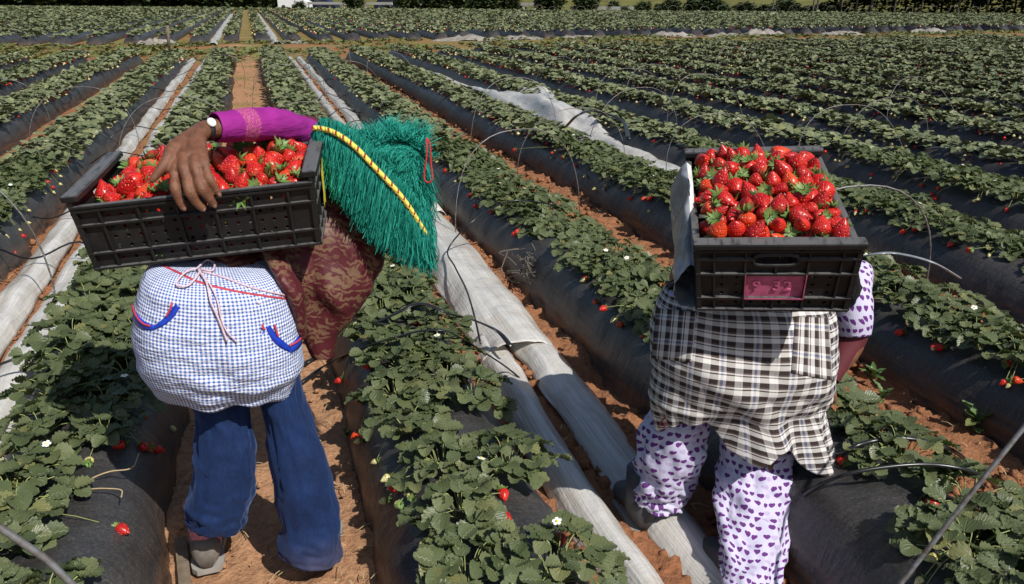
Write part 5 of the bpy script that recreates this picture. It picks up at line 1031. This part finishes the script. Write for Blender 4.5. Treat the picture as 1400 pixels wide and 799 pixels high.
leg([(545, 915, 965, 1.97, .05), (570, 900, 960, 1.965, .07), (600, 882, 955, 1.97, .08), (638, 875, 949, 1.99, .078), (662, 871, 937, 2.0, .075), (676, 869, 928, 2.005, .07), (684, 869, 922, 2.01, .068)], M['hearts'], 5, W2, am=.010)
leg([(520, 985, 1100, 1.95, .10), (580, 992, 1082, 1.93, .085), (628, 993, 1072, 1.89, .08), (671, 991, 1074, 1.83, .078), (703, 988, 1076, 1.775, .078), (746, 991, 1068, 1.70, .072), (799, 993, 1053, 1.60, .075), (830, 995, 1050, 1.56, .085)], M['hearts'], 6, W2, am=.012)
shoe(np.array([1.07, 1.965, 0]), -.1, M['boot'], W2, M['boot'], .25, .05, .12); shoe(np.array([1.20, 1.62, 0]), -.1, M['boot'], W2, None, .24, .045, .09)
A2 = silhouette([(395, 915, 1120, 1.98, .12), (412, 908, 1126, 1.95, .16), (435, 901, 1130, 1.93, .18), (470, 897, 1130, 1.91, .19), (500, 895, 1127, 1.90, .185), (528, 895, 1120, 1.90, .17), (545, 897, 1116, 1.90, .155)])
drop_x = np.array([-1, -.75, -.45, -.2, -.05, .17, .35, .55, .72, .85, .96, 1.]); drop_v = np.array([.07, .045, .02, .05, .13, .24, .20, .14, .19, .27, .32, .32])*.95
nu = 200
def wr2(P, t, v): return .016*v**1.5*np.clip(np.sin(P[..., 0]*26+P[..., 2]*34+1.5*n2(P[..., 0]*5, P[..., 2]*5, 1., 2, 41.)), -.3, 1)+.012*np.clip(1-abs(n2(P[..., 0]*4+v, P[..., 2]*8-P[..., 0]*3, 1., 2, 22.))*2.2, 0, 1)*v+.008*n2(P[..., 0]*3, P[..., 2]*11+P[..., 0]*4, 1., 3, 12.)+.006*n2(P[..., 0]*9, P[..., 2]*4, 1., 2, 17.)
V, F, UV, G, N = loft(A2, nu, 80, 2.1, wr2)
t = np.linspace(0, 2*pi, nu+1); xn = -np.sin(t); front = np.cos(t) < .25
_d = G[-1]-_C; _z = _d@_F; _px = 700+FPX*(_d@_R)/_z; _py = 399.5-FPX*(_d@_U)/_z
_ty = np.interp(_px, [893, 930, 975, 1000, 1022, 1044, 1068, 1095, 1125, 1140], [590, 585, 580, 604, 636, 624, 612, 645, 664, 668])
drop = np.where(front, np.clip((_ty-_py)*_z/(FPX*.86), .012, .4), .12)
ker = np.ones(5)/5; drop = np.convolve(np.concatenate([drop[-3:-1], drop, drop[1:3]]), ker, 'valid')
k = np.linspace(0, 1, 26)[1:, None]; last = G[-1]; prev = G[-2]; Lr = last-np.array([1.165, 1.92, 0]); Lr[:, 2] = 0; Lr /= np.linalg.norm(Lr, axis=1)[:, None]
fold = .024*np.sin(t*11+2.2*np.sin(t*3))*1.
ext = last[None]+np.array([0, 0, -1.])*(drop[None]*k)[..., None]+Lr[None]*((-.05*(xn < -.3)*k+.03*(xn > -.2)*k+fold[None]*k**.8)*np.minimum(1, drop[None]*9))[..., None]+np.array([.055, -.02, 0])*((np.clip((_px-1010)/125, 0, 1)**1.5)[None]*k*front[None])[..., None]
G2 = np.concatenate([G, ext]); uvl = np.concatenate([UV.reshape(80, nu+1, 2), np.stack([np.tile(UV.reshape(80, nu+1, 2)[-1, :, 0], (25, 1)), UV.reshape(80, nu+1, 2)[-1, :, 1][None]+drop[None]*k], -1)])
F2 = gridF(nu+1, 105); ap2 = wobj('apron', G2.reshape(-1, 3), F2, M['plaid'], W2, uv=uvl.reshape(-1, 2)); md = ap2.modifiers.new('cloth', 'SOLIDIFY'); md.thickness = .003; md.offset = -1
S2 = Surf(G2.reshape(-1, 3), F2)
cord_on('apron_hem', [(894, 585), (915, 586)], .002, M['redtrim'], ap2, S2, .001, 6)
def patch(corners, nx, ny, nm, mat):
    (a, b, c, d) = [np.array(q, float) for q in corners]; V, UVp = [], []
    for j in range(ny):
        for i in range(nx):
            s, t_ = i/(nx-1), j/(ny-1); p = (a*(1-s)+b*s)*(1-t_)+(d*(1-s)+c*s)*t_; V.append(S2.hit(p[0], p[1], .0035)); UVp.append((s*.13, t_*.17))
    o = wobj(nm, V, gridF(nx, ny), mat, ap2, uv=UVp); md = o.modifiers.new('t', 'SOLIDIFY'); md.thickness = .002; return o
patch([(899, 422), (952, 428), (946, 495), (893, 490)], 14, 18, 'pocket', M['plaid_r']); patch([(1086, 434), (1131, 436), (1136, 520), (1080, 510)], 14, 18, 'pocket', M['plaid_r'])
P = np.array([at(1172, 372, 2.1), at(1166, 395, 2.04), at(1167, 428, 1.99), at(1168, 458, 1.97)]); v, f, u = tube(spline(P, 30), spline(np.array([.05, .055, .0575, .047]), 30)[:, 0], 30, False); v = v+.004*vnoise(v*30)[:, None]*np.array([1, 0, 0]); o = wobj('sleeve', v, f, M['hearts'], W2, uv=u*[.36, 1]); md = o.modifiers.new('t', 'SOLIDIFY'); md.thickness = .003
P = np.array([at(1168, 440, 1.98), at(1165, 462, 1.98), at(1150, 490, 1.955), at(1135, 518, 1.93)]); v, f, u = tube(spline(P, 24), spline(np.array([.045, .046, .036, .029]), 24)[:, 0], 22, False); wobj('undersleeve', v, f, M['maroon'], W2)
band('waistband', [(915, 402), (930, 404), (950, 408)], [4, 4, 4], M['lilac'], ap2, .003, 12, S2)
# plastic sheet between the crate and the picker's back, sticking out at both sides
cs = np.array([(-.187, .205, 1), (-.206, .214, 1), (-.226, .16, 0), (-.243, .10, 0), (-.235, .04, 0), (-.20, -.004, 0), (-.1, -.006, 0), (.1, -.006, 0), (.19, -.004, 0), (.215, .03, 1), (.225, .065, 1)])
ny = 26; ys = np.linspace(-.27, .17, ny); prow = spline(cs[:, :2], 60); V = []
for y in ys:
    w = np.clip((y+.27)/.1, 0, 1); q = np.linspace(0, 1, 60)
    dx = .012*n2(q*6, 0*q+y*14, 1., 3, 5.); dz = .010*n2(q*6, 0*q+y*14, 1., 3, 15.)
    side = abs(prow[:, 0]) > .2
    V.append(np.stack([prow[:, 0]+dx*side-np.sign(prow[:, 0])*.0, np.full(60, y)+.02*n2(q*3, 0*q+y*6, 1., 2, 25.), prow[:, 1]*(np.where(prow[:, 0] < 0, .55+.45*np.clip((y+.25)/.3, 0, 1), np.clip((-.05-y)/.1, .05, 1)))+dz*side], -1))
V = np.concatenate(V)@R2.T+B2; mi = []
Fp = gridF(60, ny); mi = [1 if (f[0] % 60) < 4 or (f[0] % 60) > 49 else 0 for f in Fp]
tag(wobj('plastic_sheet', V, Fp, [M['greysheet'], M['white']], None, mi=mi), 'grey and white plastic sheet tucked under the crate of the plaid picker', 'plastic sheet')
bpy.context.view_layer.update()
